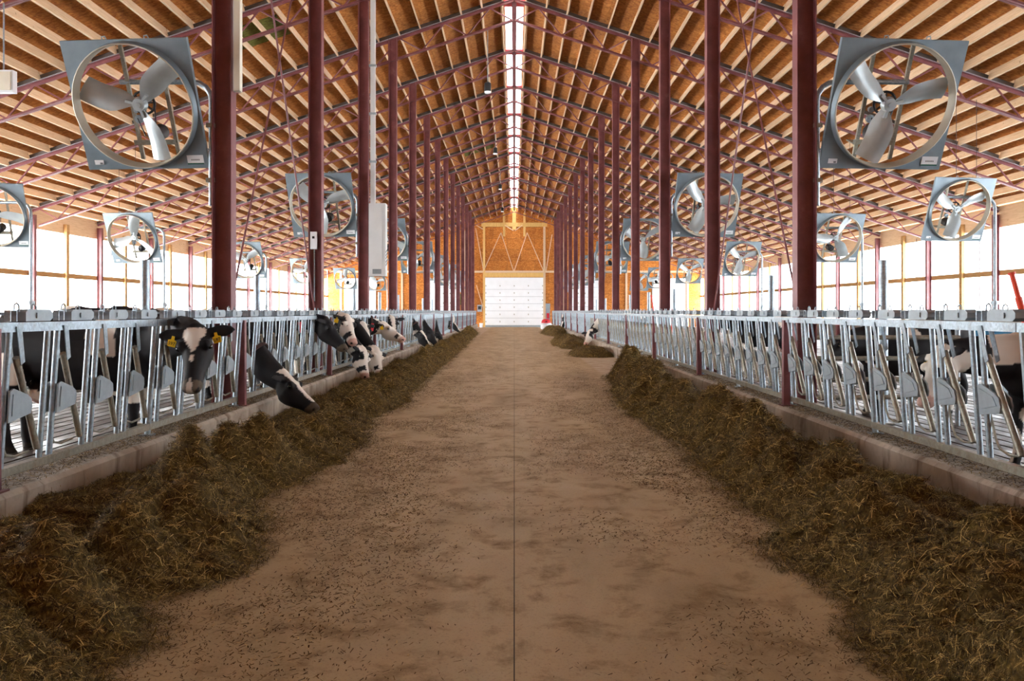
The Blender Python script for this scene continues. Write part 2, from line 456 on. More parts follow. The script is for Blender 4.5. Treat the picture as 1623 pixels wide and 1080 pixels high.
def webs_joined():
    m = MB()
    for sx in (-1, 1):
        for a, b in TM['web', sx]: m.beam(a, b, .035, .035, (0, 1, 0))
    return m.mesh('web_rods', M['red'])
WJ = webs_joined()
for k in range(1, 15):
    t = empty('roof_truss', (0, fy(k), 0))
    tag(t, f'dark red steel roof truss across the barn, {ordw(k-1)} in view from the camera', 'truss', 'steel roof trusses')
    for sx in (-1, 1):
        link('top_chord', TM['top', sx], t); link('bottom_chord', TM['bot', sx], t)
        link('chord_ledge', TM['led', sx], t)
        o = link('flashing_strip', TM['fl', sx], t); o['label'] = 'grey flashing strip along the top chord'
        if k <= 8:
            for i, (a, b) in enumerate(TM['web', sx]): link('web_rod', webm[sx, i % 2], t, a)
    if k > 8: tag(link('web_rod', WJ, t), kind='stuff')

# ------------------------------------------------------------------ columns
def column_mesh():
    h = ztop(XCOL)+.02
    m = MB()
    m.box((0, 0, h/2), (.21, .010, h))
    m.box((-.108, 0, h/2), (.014, .19, h)); m.box((.108, 0, h/2), (.014, .19, h))
    return m.mesh('steel_column', M['red'], False)
CM = column_mesh()
capm = MB().box((0, 0, ztop(XCOL)-.3), (.27, .03, .62)).mesh('gusset_plate', M['red'])
basem = MB().box((0, 0, .012), (.36, .30, .024)).mesh('base_plate', M['red'])
rp = MB().box((0, 0, .50), (.075, .075, 1.0)).box((0, 0, .006), (.14, .14, .012))
rpm = rp.mesh('rail_post', M['red'])
for sx, side in ((-1, 'left'), (1, 'right')):
    for k in range(0, 15):
        c = link('steel_column', CM, None, (sx*(XCOL+.05), fy(k)+.0, 0))
        where = 'just outside the frame' if k == 0 else f'{ordw(k-1)} of the {side} row from the camera'
        tag(c, f'tall dark red steel column, {where}', 'column', f'{side} row of steel columns')
        link('gusset_plate', capm, c, (0, -.015, 0)); link('base_plate', basem, c)
        if k == 0 and sx > 0: continue
        r = link('rail_post', rpm, None, (sx*(XR-.045), fy(k)-(.16 if k else .24), ZC))
        tag(r, f'short dark red post on the {side} curb in front of ' + ('the column outside the frame' if k == 0 else f'the {ordw(k-1)} {side} column'), 'post', 'short curb posts')

# cross bracing rods between the first two columns
for sx, side in ((-1, 'left'), (1, 'right')):
    for j, (za, zb) in enumerate(((1.4, 9.0), (9.0, 1.4))):
        b = MB().path([(sx*(XCOL+.02+.03*j), fy(1)+.1, za), (sx*(XCOL+.02+.03*j), fy(2)-.1, zb)], .014, 6).build('brace_rod', M['red'])
        tag(b, f'thin dark diagonal rod rising {"away from" if j == 0 else "towards"} the camera between the first two {side} columns', 'rod', 'cross brace rods')

# ------------------------------------------------------------------ back wall
def clip(poly, f):
    out = []
    for i in range(len(poly)):
        a, b = poly[i], poly[(i+1) % len(poly)]; fa, fb = f(a), f(b)
        if fa >= 0: out.append(a)
        if (fa >= 0) != (fb >= 0):
            t = fa/(fa-fb); out.append((a[0]+(b[0]-a[0])*t, a[1]+(b[1]-a[1])*t))
    return out
bw = MB().prism([(-XW, YE+.05, 0), (XW, YE+.05, 0), (XW, YE+.05, ztop(XW)+.4), (0, YE+.05, RZ+.4), (-XW, YE+.05, ztop(XW)+.4)], (0, .15, 0)).build('wall_back', M['backing'])
tag(bw, 'far gable wall of orange strand board around white overhead doors', 'wall', kind='structure')
r = 0; z = 0.0
while z < RZ+.3:
    x = -XW+(-1.2 if r % 2 else 0)
    while x < XW:
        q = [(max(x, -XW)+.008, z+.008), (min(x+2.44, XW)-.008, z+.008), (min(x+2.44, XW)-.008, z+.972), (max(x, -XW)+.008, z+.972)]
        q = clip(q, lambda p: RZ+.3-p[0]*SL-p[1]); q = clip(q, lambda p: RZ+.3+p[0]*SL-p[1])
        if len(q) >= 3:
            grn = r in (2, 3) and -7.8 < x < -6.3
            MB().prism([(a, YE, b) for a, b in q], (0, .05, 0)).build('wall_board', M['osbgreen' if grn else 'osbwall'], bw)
        x += 2.44
    z += .98; r += 1
Y = YE-.06
def brace(p0, p1, wd=.12, m='lumber'):
    MB().beam(p0, p1, .06, wd, (0, 1, 0)).build('wood_brace', M[m], bw)
bp = lambda px, py: Vector(((px-VX)*Y/FPX, Y, CH-(py-HZ)*Y/FPX))
for pts in (((768, 426), (794, 369)), ((794, 369), (814.5, 431)), ((814.5, 431), (835.5, 369)), ((835.5, 369), (862, 431)),
            ((754, 362), (767, 432)), ((875, 372), (865, 432)), ((755, 452), (767, 492)), ((800, 357), (814, 366)), ((828, 357), (816, 366)),
            ((755, 357), (766, 364))):
    brace(bp(*pts[0]), bp(*pts[1]))
for x in (-2.66, 2.66):
    MB().span((x-.1, Y-.04, 0), (x+.1, Y+.05, 9.0)).build('door_post', M['yellowwood' if x < 0 else 'lumber'], bw)
MB().span((-2.9, Y-.05, 8.86), (2.9, Y+.05, 9.22)).build('header_beam', M['yellowwood'], bw)
MB().span((-.16, Y-.03, 8.6), (.16, Y+.05, RZ+.1)).build('king_post', M['yellowwood'], bw)
for x in (-.9, .9): MB().span((x-.1, Y-.02, 8.0), (x+.1, Y+.05, RZ-.2)).build('wood_brace', M['yellowwood'], bw)
MB().span((-2.56, Y-.06, 4.42), (2.56, Y+.05, 4.78)).build('header_beam', M['yellowwood'], bw)
MB().span((-XW+.2, Y, 4.8), (XW-.2, Y+.05, 4.98)).build('girt', M['lumber'], bw)
for x in (-15.3, -9.9, -4.4, 4.4, 9.9, 15.3): MB().span((x-.09, Y-.02, 0), (x+.09, Y+.05, ztop(x)-.3)).build('wall_column', M['lumber'], bw)
dn = 0
for x0, x1, wh in ((-2.56, 2.56, 'in the middle of the far wall'), (-7.5, -5.0, 'left of the middle on the far wall'), (5.0, 7.5, 'right of the middle on the far wall'),
                   (-15.0, -12.2, 'at the far left of the far wall'), (12.2, 15.1, 'at the far right of the far wall')):
    dn += 1
    d = empty(f'door_{dn}', ((x0+x1)/2, Y, 0)); tag(d, f'white sectional overhead door {wh}', 'door', kind='structure')
    W = x1-x0; zs = [.16, .80, 1.43, 2.06, 2.69, 3.32, 4.38] if dn == 1 else [.1, .95, 1.8, 2.65, 3.5, 4.3]
    for a, b in zip(zs[:-1], zs[1:]):
        s = MB().span((-W/2, -.06, a+.012), (W/2, 0, b-.012)).build('door_section', M['white'], d)
        h = MB()
        for q in (-.5, -.25, 0, .25, .5):
            h.box((q*(W-.12), -.07, a+.32), (.06, .03, .12))
        h.build('hinge', M['galvdirty'], s)
    MB().span((-W/2, -.05, 0), (W/2, -.01, zs[0])).build('bottom_seal', M['galv'], d)
    MB().span((-W/2, .0, 0), (W/2, .02, zs[-1])).build('door_backing', M['flash'], d)

# ------------------------------------------------------------------ headlock panels
PL = 2.44
tx = lambda z: (z-.85)*.07          # the rails lean towards the alley
def P(x, u, z): return Vector((x+tx(z), u, z))
hm = {}
def hb(n, mb, mat='galv', smooth=True): hm[n] = mb.mesh(n, M[mat], smooth)
hb('top_rail', MB().box(P(0, PL/2, 1.325), (.06, PL-.01, .06)))
hb('bottom_rail', MB().box(P(0, PL/2, .40), (.06, PL-.01, .055)), 'galvdirty')
hb('end_post', MB().path([P(0, .03, .32), P(0, .03, 1.30)], .026, 10).box(P(0, .03, .326), (.12, .1, .012)))
hb('upright_bar', MB().path([P(0, 0, .42), P(0, 0, 1.30)], .021, 10))
lk = MB().path([P(.012, .075, 1.13), P(.012, .40, .50)], .023, 10); hb('locking_bar', lk, 'galvdirty')
sh = MB()
for xo in (.033, -.045):
    pts = [(0, .92), (.04, .935), (.20, .885), (.255, .855), (.27, .80), (.255, .755), (0, .72)]
    sh.prism([P(xo, u-.02, z) for u, z in pts], (.012, 0, 0))
    pts2 = [(.03, .90), (.19, .86), (.23, .80), (.03, .76)]
    sh.prism([P(xo+(.012 if xo > 0 else -.006), u-.02, z) for u, z in pts2], (.006, 0, 0))
hb('pivot_shield', sh, 'shield', False)
hg = MB()
for xo in (.034, -.040):
    hg.prism([P(xo, a, z) for a, z in ((.01, 1.33), (.07, 1.33), (.135, 1.10), (.09, 1.08))], (.006, 0, 0))
hb('hanger_bracket', hg, 'galv', False)
lb = MB(); z0 = 1.362
pr = [(.0, .0), (.30, .0), (.335, .02), (.335, .055), (.30, .078), (.03, .078), (0, .06)]
lb.prism([(.075-.01, u, z0+z) for u, z in pr], (-.075, 0, 0))
lb.prism([(.075-.006, u, z0+z) for u, z in ((.12, .02), (.22, .02), (.22, .055), (.12, .055))], (.006, 0, 0))
lb.path([(.03, .13, z0+.07), (.03, .135, z0+.10), (.03, .16, z0+.112), (.03, .185, z0+.10), (.03, .19, z0+.07)], .005, 6)
hb('latch_housing', lb, 'shield', False)
br = MB().box((.035, -.045, z0+.035), (.04, .008, .07)).box((.035, .025, z0+.035), (.04, .008, .07)).box((.035, -.01, z0+.07), (.04, .08, .006))
br.path([(.03, .035, z0+.07), (.03, .04, z0+.105), (.03, .065, z0+.118), (.03, .09, z0+.105), (.03, .095, z0+.06)], .006, 6)
hb('latch_bracket', br, 'galv', False)
hb('release_rod', MB().path([(.0, .0, z0+.05), (.0, PL, z0+.05)], .010, 8))
sk = MB().path([P(-.02, 0, .72), P(-.02, .05, .56), P(-.02, .09, .50), P(-.02, .2, .475), P(-.01, .34, .49)], .009, 6); hb('stop_hook', sk, 'galvdirty')
def whole_panel():
    m = MB()
    m.box(P(0, PL/2, 1.325), (.06, PL-.01, .06)).box(P(0, PL/2, .40), (.06, PL-.01, .055)).path([P(0, .03, .32), P(0, .03, 1.30)], .026, 6)
    for i in range(4):
        u = .2+.59*i; q = Vector((0, u, 0))
        m.path([P(0, u, .42), P(0, u, 1.3)], .021, 6)
        if i: m.path([P(0, u-.13, .42), P(0, u-.13, 1.3)], .021, 6)
        m.path([P(.012, u+.075, 1.13), P(.012, u+.4, .5)], .023, 6)
        m.prism([P(.033, u+a, z) for a, z in ((0, .92), (.2, .885), (.25, .80), (0, .72))], (.012, 0, 0))
        m.prism([P(.034, u+a, z) for a, z in ((.01, 1.33), (.07, 1.33), (.135, 1.1), (.09, 1.08))], (.006, 0, 0))
        m.box((.035, u+.29, z0+.039), (.075, .33, .078))
    return m.mesh('headlock_panel', M['galv'])
WP = whole_panel()
NP = 29
for sx, side in ((-1, 'left'), (1, 'right')):
    for n in range(NP):
        yb = (5.39 if sx < 0 else 5.57+PL)+PL*n
        if sx < 0 and yb+PL > 75: break
        if sx > 0 and yb > 75: break
        lab = f'galvanized self-locking headlock panel, {ordw(n)} from the near end of the {side} feed line'
        loc = (sx*XR, yb, 0); rz = 0 if sx < 0 else math.pi
        if n >= 13:
            o = link('headlock_panel', WP, None, loc, rz)
            tag(o, lab, 'headlock', f'headlocks along the {side} curb'); continue
        t = empty('headlock_panel', loc, rz); tag(t, lab, 'headlock', f'headlocks along the {side} curb')
        for q in ('top_rail', 'bottom_rail', 'end_post', 'release_rod'): link(q, hm[q], t)
        for i in range(4):
            u = .2+.59*i
            link('upright_bar', hm['upright_bar'], t, (0, u, 0))
            if i: link('upright_bar', hm['upright_bar'], t, (0, u-.13, 0))
            for q in ('locking_bar', 'pivot_shield', 'hanger_bracket', 'stop_hook'): link(q, hm[q], t, (0, u, 0))
            link('latch_housing', hm['latch_housing'], t, (0, u+.13, 0)); link('latch_bracket', hm['latch_bracket'], t, (0, u+.02, 0))
    # the piece of the panel nearest the camera
o = link('headlock_panel', WP, None, (-XR, 5.39-PL, 0)); tag(o, 'galvanized headlock panel running out of the left edge of the picture', 'headlock', 'headlocks along the left curb')
o = link('headlock_panel', WP, None, (XR, 5.57, 0), math.pi); tag(o, 'galvanized headlock panel running out of the right edge of the picture', 'headlock', 'headlocks along the right curb')

# ------------------------------------------------------------------ panel fans
FW = 1.50; FR = .715
def fan_parts():
    d = {}
    m = MB(); n = 48; H = FW/2
    def ring(f, y):
        b = len(m.v)
        for k in range(n):
            a = 2*math.pi*k/n; px, pz = f(a); m.v.append((px, y, pz))
        return b
    def sq(s):
        def f(a):
            c, q = math.cos(a), math.sin(a); k = s/max(abs(c), abs(q)); return c*k, q*k
        return f
    ci = lambda r: (lambda a: (r*math.cos(a), r*math.sin(a)))
    # a quarter-offset grid keeps a vertex on every corner (n divisible by 8)
    r0 = ring(sq(H), .05); r1 = ring(sq(H), 0); r2 = ring(ci(FR+.022), 0); r3 = ring(ci(FR+.006), -.04); r4 = ring(ci(FR), -.08); r5 = ring(ci(FR-.006), -.078); r6 = ring(ci(FR+.016), .012); r7 = ring(sq(H-.008), .012); r8 = ring(sq(H-.008), .05)
    rs_ = [r0, r1, r2, r3, r4, r5, r6, r7, r8, r0]
    for a, b in zip(rs_[:-1], rs_[1:]):
        for k in range(n):
            k2 = (k+1) % n; m.f.append((a+k, a+k2, b+k2, b+k))
    d['housing'] = m.mesh('housing', M['fan'], True)
    m = MB()
    rs_ = [ring(ci(FR+.005), -.084), ring(ci(FR-.006), -.090), ring(ci(FR-.016), -.075), ring(ci(FR-.022), .05), ring(ci(FR-.014), .05), ring(ci(FR-.008), -.072)]; rs_.append(rs_[0])
    for a, b in zip(rs_[:-1], rs_[1:]):
        for k in range(n):
            k2 = (k+1) % n; m.f.append((a+k, a+k2, b+k2, b+k))
    d['ring'] = m.mesh('inlet_ring', M['ringm'], True)  # inner ring in an even beige, paler than the housing
    # blade along +x (radial), curved and twisted
    m = MB(); nr, nc = 9, 5
    for side in (0, 1):
        for i in range(nr):
            t = i/(nr-1); r = .075+t*.60
            ch = .11+.19*min(1, t*3.2)*(1-.10*t); tw = math.radians(40-20*t)
            for j in range(nc):
                q = j/(nc-1)-.5
                cam_ = .05*(1-4*q*q)*min(1, t*3)
                x = r+.05*q*(1 if t > .8 else .3); zz = q*ch*math.cos(tw)+.06*math.sin(math.pi*t)*.6; yy = -q*ch*math.sin(tw)-cam_+side*.007
                m.v.append((x, yy+.10, zz))
    g = nr*nc
    for i in range(nr-1):
        for j in range(nc-1):
            a = i*nc+j; m.f.append((a, a+1, a+nc+1, a+nc)); m.f.append((g+a, g+a+nc, g+a+nc+1, g+a+1))
    ed = [(i*nc, (i+1)*nc) for i in range(nr-1)]+[(i*nc+nc-1, (i+1)*nc+nc-1) for i in range(nr-1)]+[(j, j+1) for j in range(nc-1)]+[((nr-1)*nc+j, (nr-1)*nc+j+1) for j in range(nc-1)]
    for a, b in ed: m.f.append((a, b, g+b, g+a))
    d['blade'] = m.mesh('blade', M['fanblade'], True)
    m = MB(); m.path([(0, .05, 0), (0, .12, 0)], [.075, .09], 16).path([(0, .03, 0), (0, .06, 0)], .03, 12)
    for k in range(3):
        a = 2*math.pi*k/3; m.beam((0, .09, 0), (.16*math.cos(a), .09, .16*math.sin(a)), .03, .075, (0, 1, 0))
    d['hub'] = m.mesh('hub', M['fanblade'], True)
    d['strut'] = MB().beam((0, .30, -.70), (0, .30, .70), .045, .03, (0, 1, 0)).mesh('support_strut', M['galvdirty'])
    m = MB().path([(0, .13, 0), (0, .34, 0)], .035, 10)
    pts = [(.13*math.cos(2*math.pi*k/20), .2, .13*math.sin(2*math.pi*k/20)) for k in range(21)]
    m.path(pts, .016, 6); 
    for k in range(4):
        a = math.pi*k/4; m.beam((.12*math.cos(a), .2, .12*math.sin(a)), (-.12*math.cos(a), .2, -.12*math.sin(a)), .012, .02, (0, 1, 0))
    d['pulley'] = m.mesh('belt_pulley', M['dark'], True)
    m = MB().path([(.02, .24, -.40), (.02, .27, -.40), (.02, .46, -.40), (.02, .49, -.40)], [.05, .095, .095, .06], 14).path([(.02, .20, -.40), (.02, .25, -.40)], .045, 10)
    m.path([(-.12, .2, -.18), (-.06, .2, -.40), (.08, .2, -.36), (.13, .2, .0)], .008, 6)
    d['motor'] = m.mesh('motor', M['dark'], True)
    d['mount'] = MB().box((0, .36, -.51), (.52, .20, .012)).box((0, .27, -.49), (.52, .012, .06)).mesh('motor_shelf', M['galvdirty'])
    d['tension'] = MB().path([(-.12, .22, -.20), (-.12, .26, -.20)], .05, 12).path([(-.13, .22, -.09), (-.13, .26, -.09)], .035, 12).mesh('belt_tensioner', M['galv'], True)
    m = MB().box((.60, -.004, -.645), (.20, .006, .11)); d['placard'] = m.mesh('placard', M['white'])
    d['stripe'] = MB().box((.60, -.009, -.692), (.20, .004, .016)).mesh('placard_stripe', M['green'])
    m = MB()
    for i in range(6): m.box((.555+.018*i, -.009, -.645), (.011, .003, .016))
    d['print'] = m.mesh('placard_print', M['print'])
    d['sticker'] = MB().box((-.60, -.004, -.66), (.11, .006, .055)).mesh('sticker', M['white'])
    d['stickprint'] = MB().box((-.575, -.009, -.672), (.03, .003, .02)).mesh('sticker_print', M['print'])
    d['eye'] = MB().path([(-.25, .02, FW/2), (-.25, .02, FW/2+.03), (-.21, .02, FW/2+.035), (-.2, .02, FW/2)], .008, 6).path([(.25, .02, FW/2), (.25, .02, FW/2+.03), (.29, .02, FW/2+.035), (.3, .02, FW/2)], .008, 6).mesh('hanging_eye', M['galv'])
    return d
FP = fan_parts()
def fan(loc, label, group, ph, tilt=-24, yaw=0, pipe=None, detail=True, scale=1):
    t = empty('barn_fan', loc); tag(t, label, 'fan', group)
    rot = Matrix.Rotation(math.radians(yaw), 3, 'Z') @ Matrix.Rotation(math.radians(tilt), 3, 'X')
    e = rot.to_euler()
    def ad(n, me, r=None, x=None):
        o = link(n, me, t); o.rotation_euler = e; o.scale = (scale,)*3
        if r is not None: o.rotation_euler = (rot @ Matrix.Rotation(-r, 3, 'Y')).to_euler()
        if x is not None: o.location = rot @ (Vector(x)*scale)
        return o
    ad('housing', FP['housing']); ad('inlet_ring', FP['ring'])
    for k in range(3): ad('blade', FP['blade'], math.radians(ph+120*k))
    ad('hub', FP['hub'], math.radians(ph)); ad('motor', FP['motor']); ad('belt_pulley', FP['pulley']); ad('motor_shelf', FP['mount'])
    for x in (-.2, .26): ad('support_strut', FP['strut'], None, (x, 0, 0))
    if detail:
        ad('belt_tensioner', FP['tension']); ad('hanging_eye', FP['eye'])
        o = ad('placard', FP['placard']); q = link('placard_stripe', FP['stripe'], o); q = link('placard_print', FP['print'], o)
        o = ad('sticker', FP['sticker']); link('sticker_print', FP['stickprint'], o)
    if pipe: pipe(t, rot, scale)
    return t
def pipe_column(xp, yp, zlo, zbend):
    """mount pipe clamped to the column at world (xp, yp)"""
    def f(t, rot, s):
        L = t.location; o = lambda x, y, z: Vector((x, y, z))-L
        back = rot @ (Vector((0, .33, .22))*s)
        zb = L.z+back.z; yb = L.y+back.y
        sg = 1 if xp > L.x else -1
        pts = [o(xp, yp, zlo), o(xp, yp, zb-.22)]
        for a in (20, 45, 70): pts.append(o(xp-sg*.22*(1-math.cos(math.radians(a))), yp+(yb-yp)*a/90, zb-.22+.22*math.sin(math.radians(a))))
        pts += [o(xp-sg*.22, yb, zb), o(L.x-sg*.28, yb, zb)]
        MB().path(pts, .032*max(s, .9), 10).build('mount_pipe', M['galv'], t, True)
        for z in (zlo+.3, zlo+.95):
            MB().box(o(xp, yp, z), (.10, .10, .05)).build('pipe_clamp', M['galvdirty'], t)
    return f
def pipe_floor(xp):
    def f(t, rot, s):
        L = t.location; o = lambda x, y, z: Vector((x, y, z))-L
        back = rot @ (Vector((0, .33, .22))*s); zb = L.z+back.z; yb = L.y+back.y
        sg = 1 if xp > L.x else -1
        pts = [o(xp, yb, 0), o(xp, yb, 1.5), o(xp, yb, zb-.25)]
        for a in (20, 45, 70): pts.append(o(xp-sg*.25*(1-math.cos(math.radians(a))), yb, zb-.25+.25*math.sin(math.radians(a))))
        pts += [o(xp-sg*.25, yb, zb), o(L.x-sg*.28, yb, zb)]
        MB().path(pts, .036, 10).build('mount_pipe', M['galv'], t, True)
        MB().path([o(xp, yb, 1.58), o(xp, yb, 1.66)], .085, 12).path([o(xp, yb, 0), o(xp, yb, 1.58)], .055, 10).build('pipe_sleeve', M['galv'], t, True)
        m = MB()
        for dx in (-.25, .25):
            top = rot @ (Vector((dx, .02, FW/2))*s); q = L+top
            m.path([top, Vector((q.x, q.y, ztop(q.x)-.55))-L], .006, 5)
        m.build('suspension_cable', M['cable'], t)
    return f
for i in range(7):
    D = 10.3+9.75*i
    for sx, side in ((-1, 'left'), (1, 'right')):
        X = sx*(4.37 if i else 4.41)
        ph = (42 if sx < 0 else 138) if i == 0 else (20+37*i+ (60 if sx > 0 else 0))
        if sx > 0 and i == 0: ph = 138
        if i == 1: ph = 20 if sx < 0 else 10
        lab = f'large square galvanized fan on the {["nearest","third","fifth","seventh","ninth","eleventh","thirteenth"][i]} {side} column'
        fan((X, D, 3.82), lab, 'fans on the columns', ph, 24, -5 if sx < 0 else 5, pipe_column(sx*(XCOL+.20), fy(2*i+1)+.0, 2.68, 0), i < 4)
rows = [(-14, 342, 20.0, -1, 52), (210, 378, 25.3, -1, 262), (388, 413, 34.8, -1, 423), (482, 430, 49.5, -1, 505), (547, 442, 59, -1, 572), (596, 447, 70, -1, 614),
        (1520, 333, 20.3, 1, 1574), (1327, 378, 26.0, 1, 1365), (1176, 411, 36.5, 1, 1207), (1093, 430, 50, 1, 1124), (1043, 441, 60, 1, 1066), (1014, 447, 69, 1, 1034)]
phs = [-10, 75, 30, 55, 80, 10, 28, 62, 20, 30, 75, 50]
cnt = {-1: 0, 1: 0}
for (px, py, D, sx, pp), ph in zip(rows, phs):
    p = at(px, py, D); side = 'left' if sx < 0 else 'right'
    xp = (pp-VX)*(D+.3)/FPX
    fan(p, f'square galvanized fan on a floor pole in the {side} pen, {ordw(cnt[sx])} from the camera', 'fans on poles in the pens', ph, 22, 10 if sx < 0 and cnt[sx] == 0 else (-8 if sx < 0 else 8), pipe_floor(xp), D < 40)
    cnt[sx] += 1
# ------------------------------------------------------------------ cows
TMPM = M['coat']
def nz(p): return noise.noise(p)
def cow(name_label, D, X, heading, poll, muzzle, seed=0, face='black', thr=.12, s=1.0, voxel=.024, collar=None, tags=0, hup=None, number=None, legw=.30, earsc=1.0, K=1.0, cust=None):
    """heading +1 looks to +X, -1 to -X, 'y' away; poll and muzzle are world points"""
    ang = {1: 0.0, -1: math.pi}.get(heading, heading if not isinstance(heading, int) else 0)
    base = Matrix.Translation((X, D, 0)) @ Matrix.Rotation(ang, 4, 'Z') @ Matrix.Scale(s, 4)
    inv = base.inverted()
    Pl = inv @ Vector(poll); Mz = inv @ Vector(muzzle)
    hd = (Mz-Pl); hl = .56; hd.normalize()
    V = Vector
    m = MB(); ey = V((0, 1, 0)); ez = V((0, 0, 1))
    tor = [(-.93, 1.20, .05, .09), (-.88, 1.15, .19, .22), (-.72, 1.11, .27, .31), (-.45, 1.05, .31, .37), (-.1, 1.0, .36, .41), (.25, 1.0, .34, .41), (.5, 1.03, .26, .38), (.68, 1.06, .20, .32), (.80, 1.06, .11, .20)]
    m.loft([(V((x, 0, z)), ey, ez, a, b) for x, z, a, b in tor], 20)
    # hip bones, withers
    for sy in (-1, 1):
        m.sphere((-.58, sy*.20, 1.32), (.12, .09, .10)); m.sphere((.45, sy*.16, 1.18), (.20, .12, .24))
    m.sphere((.42, 0, 1.36), (.22, .07, .07)); m.sphere((-.6, 0, 1.38), (.3, .08, .07))
    # neck
    side = hd.cross(ez)
    if side.length < .05: side = V((0, 1, 0))
    if hup is not None: hu = (inv.to_3x3() @ Vector(hup)); hu = (hu-hd*hu.dot(hd)).normalized()
    else:
        side.normalize(); hu = side.cross(hd).normalized()
        if abs(hd.z) > .9: hu = (V((1, 0, .2))-hd*hd.x).normalized()
    hs = hd.cross(hu).normalized()
    N0 = V((.52, 0, 1.10)); N1 = V((.85, 0, 1.13)); N3 = Pl+hd*.07-hu*.09; N2 = N3-hd*.10-hu*.10+V((-.12, 0, .02))
    st = []
    for i in range(9):
        t = i/8; c = N0*(1-t)**3+N1*3*t*(1-t)**2+N2*3*t*t*(1-t)+N3*t**3
        tg = ((N1-N0)*(1-t)**2+(N2-N1)*2*t*(1-t)+(N3-N2)*t*t).normalized()
        r = tg.cross(ez)
        if r.length < .1: r = V((0, -1, 0))
        r.normalize()
        if t > .5: r = (r*(1-(t-.5)*1.2)+hs*(1 if hs.dot(r) > 0 else -1)*(t-.5)*1.2).normalized()
        u = r.cross(tg).normalized()
        st.append((c, r, u, .17*(1-t)+.095*t, .28*(1-t)+.13*t))
    neck = [(c, (c2-c).length) for (c, *_), (c2, *_) in zip(st[:-1], st[1:])]
    m.loft(st, 16); nst = st
    hst = [(-.03, .055, .05), (.0, .09, .085), (.08, .112, .125), (.17, .122, .145), (.25, .105, .135), (.34, .082, .11), (.43, .072, .088), (.50, .078, .078), (.545, .068, .064), (.565, .03, .03)]
    m.loft([(Pl+hd*t*K-hu*(h-.01*(t > .4))*K, hs, hu, a*K, h*K) for t, a, h in hst], 16)
    for sy in (-1, 1):   # brow
        m.sphere(Pl+(hd*.16+hs*sy*.095-hu*.035)*K, (.045*K,)*3, 10, 6)
    # ears
    for sy in (-1, 1):
        e0 = Pl+(hd*.045+hs*sy*.075-hu*.055)*K; ed = (hs*sy*.95-hd*.08-hu*.10).normalized(); eu = hd.cross(ed).normalized(); ew = ed.cross(eu).normalized()
        m.loft([(e0+ed*t*earsc, ew, eu, a*earsc, b) for t, a, b in ((0, .03, .03), (.06, .052, .024), (.13, .066, .02), (.19, .05, .018), (.235, .014, .014))], 10)
    # legs
    def leg(pts): 
        m.loft([(V((x, y, z)), V((1, 0, 0)), V((0, 1, 0)), a, b) for x, y, z, a, b in pts], 10)
    for sy in (-1, 1):
        leg([(.48, sy*.15, 1.0, .13, .08), (.52, sy*.17, .78, .12, .085), (.54, sy*.175, .62, .085, .07), (.55, sy*.175, .44, .062, .058), (.55, sy*.175, .38, .055, .052), (.54, sy*.175, .22, .042, .040), (.55, sy*.175, .12, .052, .05), (.57, sy*.175, .06, .055, .052), (.59, sy*.175, 0, .075, .062)])
        leg([(-.62, sy*.17, 1.12, .22, .12), (-.60, sy*.2, .88, .20, .12), (-.62, sy*.2, .70, .13, .09), (-.73, sy*.19, .52, .08, .06), (-.76, sy*.185, .45, .065, .052), (-.74, sy*.18, .25, .045, .042), (-.73, sy*.18, .12, .052, .05), (-.71, sy*.18, .06, .055, .052), (-.69, sy*.18, 0, .075, .062)])
    m.sphere((-.42, 0, .62), (.20, .16, .16)); m.sphere((.35, 0, .66), (.14, .10, .12))
    m.loft([(V((x, 0, z)), V((1, 0, 0)), ey, r, r) for x, z, r in ((-.93, 1.30, .04), (-.99, 1.15, .034), (-1.0, .8, .03), (-1.0, .62, .045), (-1.0, .42, .03))], 8)
    me0 = m.mesh('tmp'); ob = bpy.data.objects.new('tmp', me0); COL.objects.link(ob)
    md = ob.modifiers.new('r', 'REMESH'); md.mode = 'VOXEL'; md.voxel_size = voxel
    sm = ob.modifiers.new('s', 'SMOOTH'); sm.iterations = 3; sm.factor = .5
    dg = bpy.context.evaluated_depsgraph_get(); dg.update()
    me = bpy.data.meshes.new_from_object(ob.evaluated_get(dg)); bpy.data.objects.remove(ob)
    me.name = 'body'
    WH = (.80, .74, .66); BK = (.012, .011, .013); MUZ = (.35, .25, .20) if 'white' in face else (.10, .075, .05); HOOF = (.03, .025, .02); PINK = (.60, .38, .32)
    cols = np.ones((len(me.vertices), 4), np.float32); sv = Vector((seed*3.7+1.3, seed*1.9, seed*5.1))
    for i, v in enumerate(me.vertices):
        p = v.co; q = p-Pl; t = q.dot(hd)/K; a = q.dot(hs)/K; b = q.dot(hu)/K
        nn = nz(p*1.7+sv)+.35*nz(p*4+sv); jit = nz(p*14+sv)*.02
        inhead = t > -.06 and abs(a) < .135 and b > -.33 and b < .06 and t < .62 and (q.length < .62*K)
        isear = inhead is False and t > -.12 and t < .18 and .12 <= abs(a) < .36 and abs(b) < .2
        if inhead:
            cw = WH if 'white' in face else BK
            wdt = .0
            if face == 'heart': wdt = (.082*min(1, (.235-t)/.16) if t < .235 else 0) if t > .015 else 0
            if face == 'blaze': wdt = .035+.03*max(0, 1-t*4)
            if face in ('heart', 'blaze') and b > -.07 and abs(a)+jit < wdt: cw = WH
            if face == 'heart' and .49 < t and abs(a) < .022 and b > -.06: cw = WH
            if face == 'whitepatch':
                if abs(a) > .055 and .02 < t < .22 and nz(p*5+sv) > -.25: cw = BK
                if .33 < t < .42 and a > .03: cw = BK
            if face == 'whiteface' and .2 < t < .36 and abs(a) > .06: cw = BK
            if face == 'whitehead' and t > .36 and t < .43 and a > .01 and b < -.02 and b > -.11: cw = BK
            if t > .47 and not (face == 'heart' and abs(a) < .022 and b > -.05): cw = MUZ if 'white' not in face else PINK
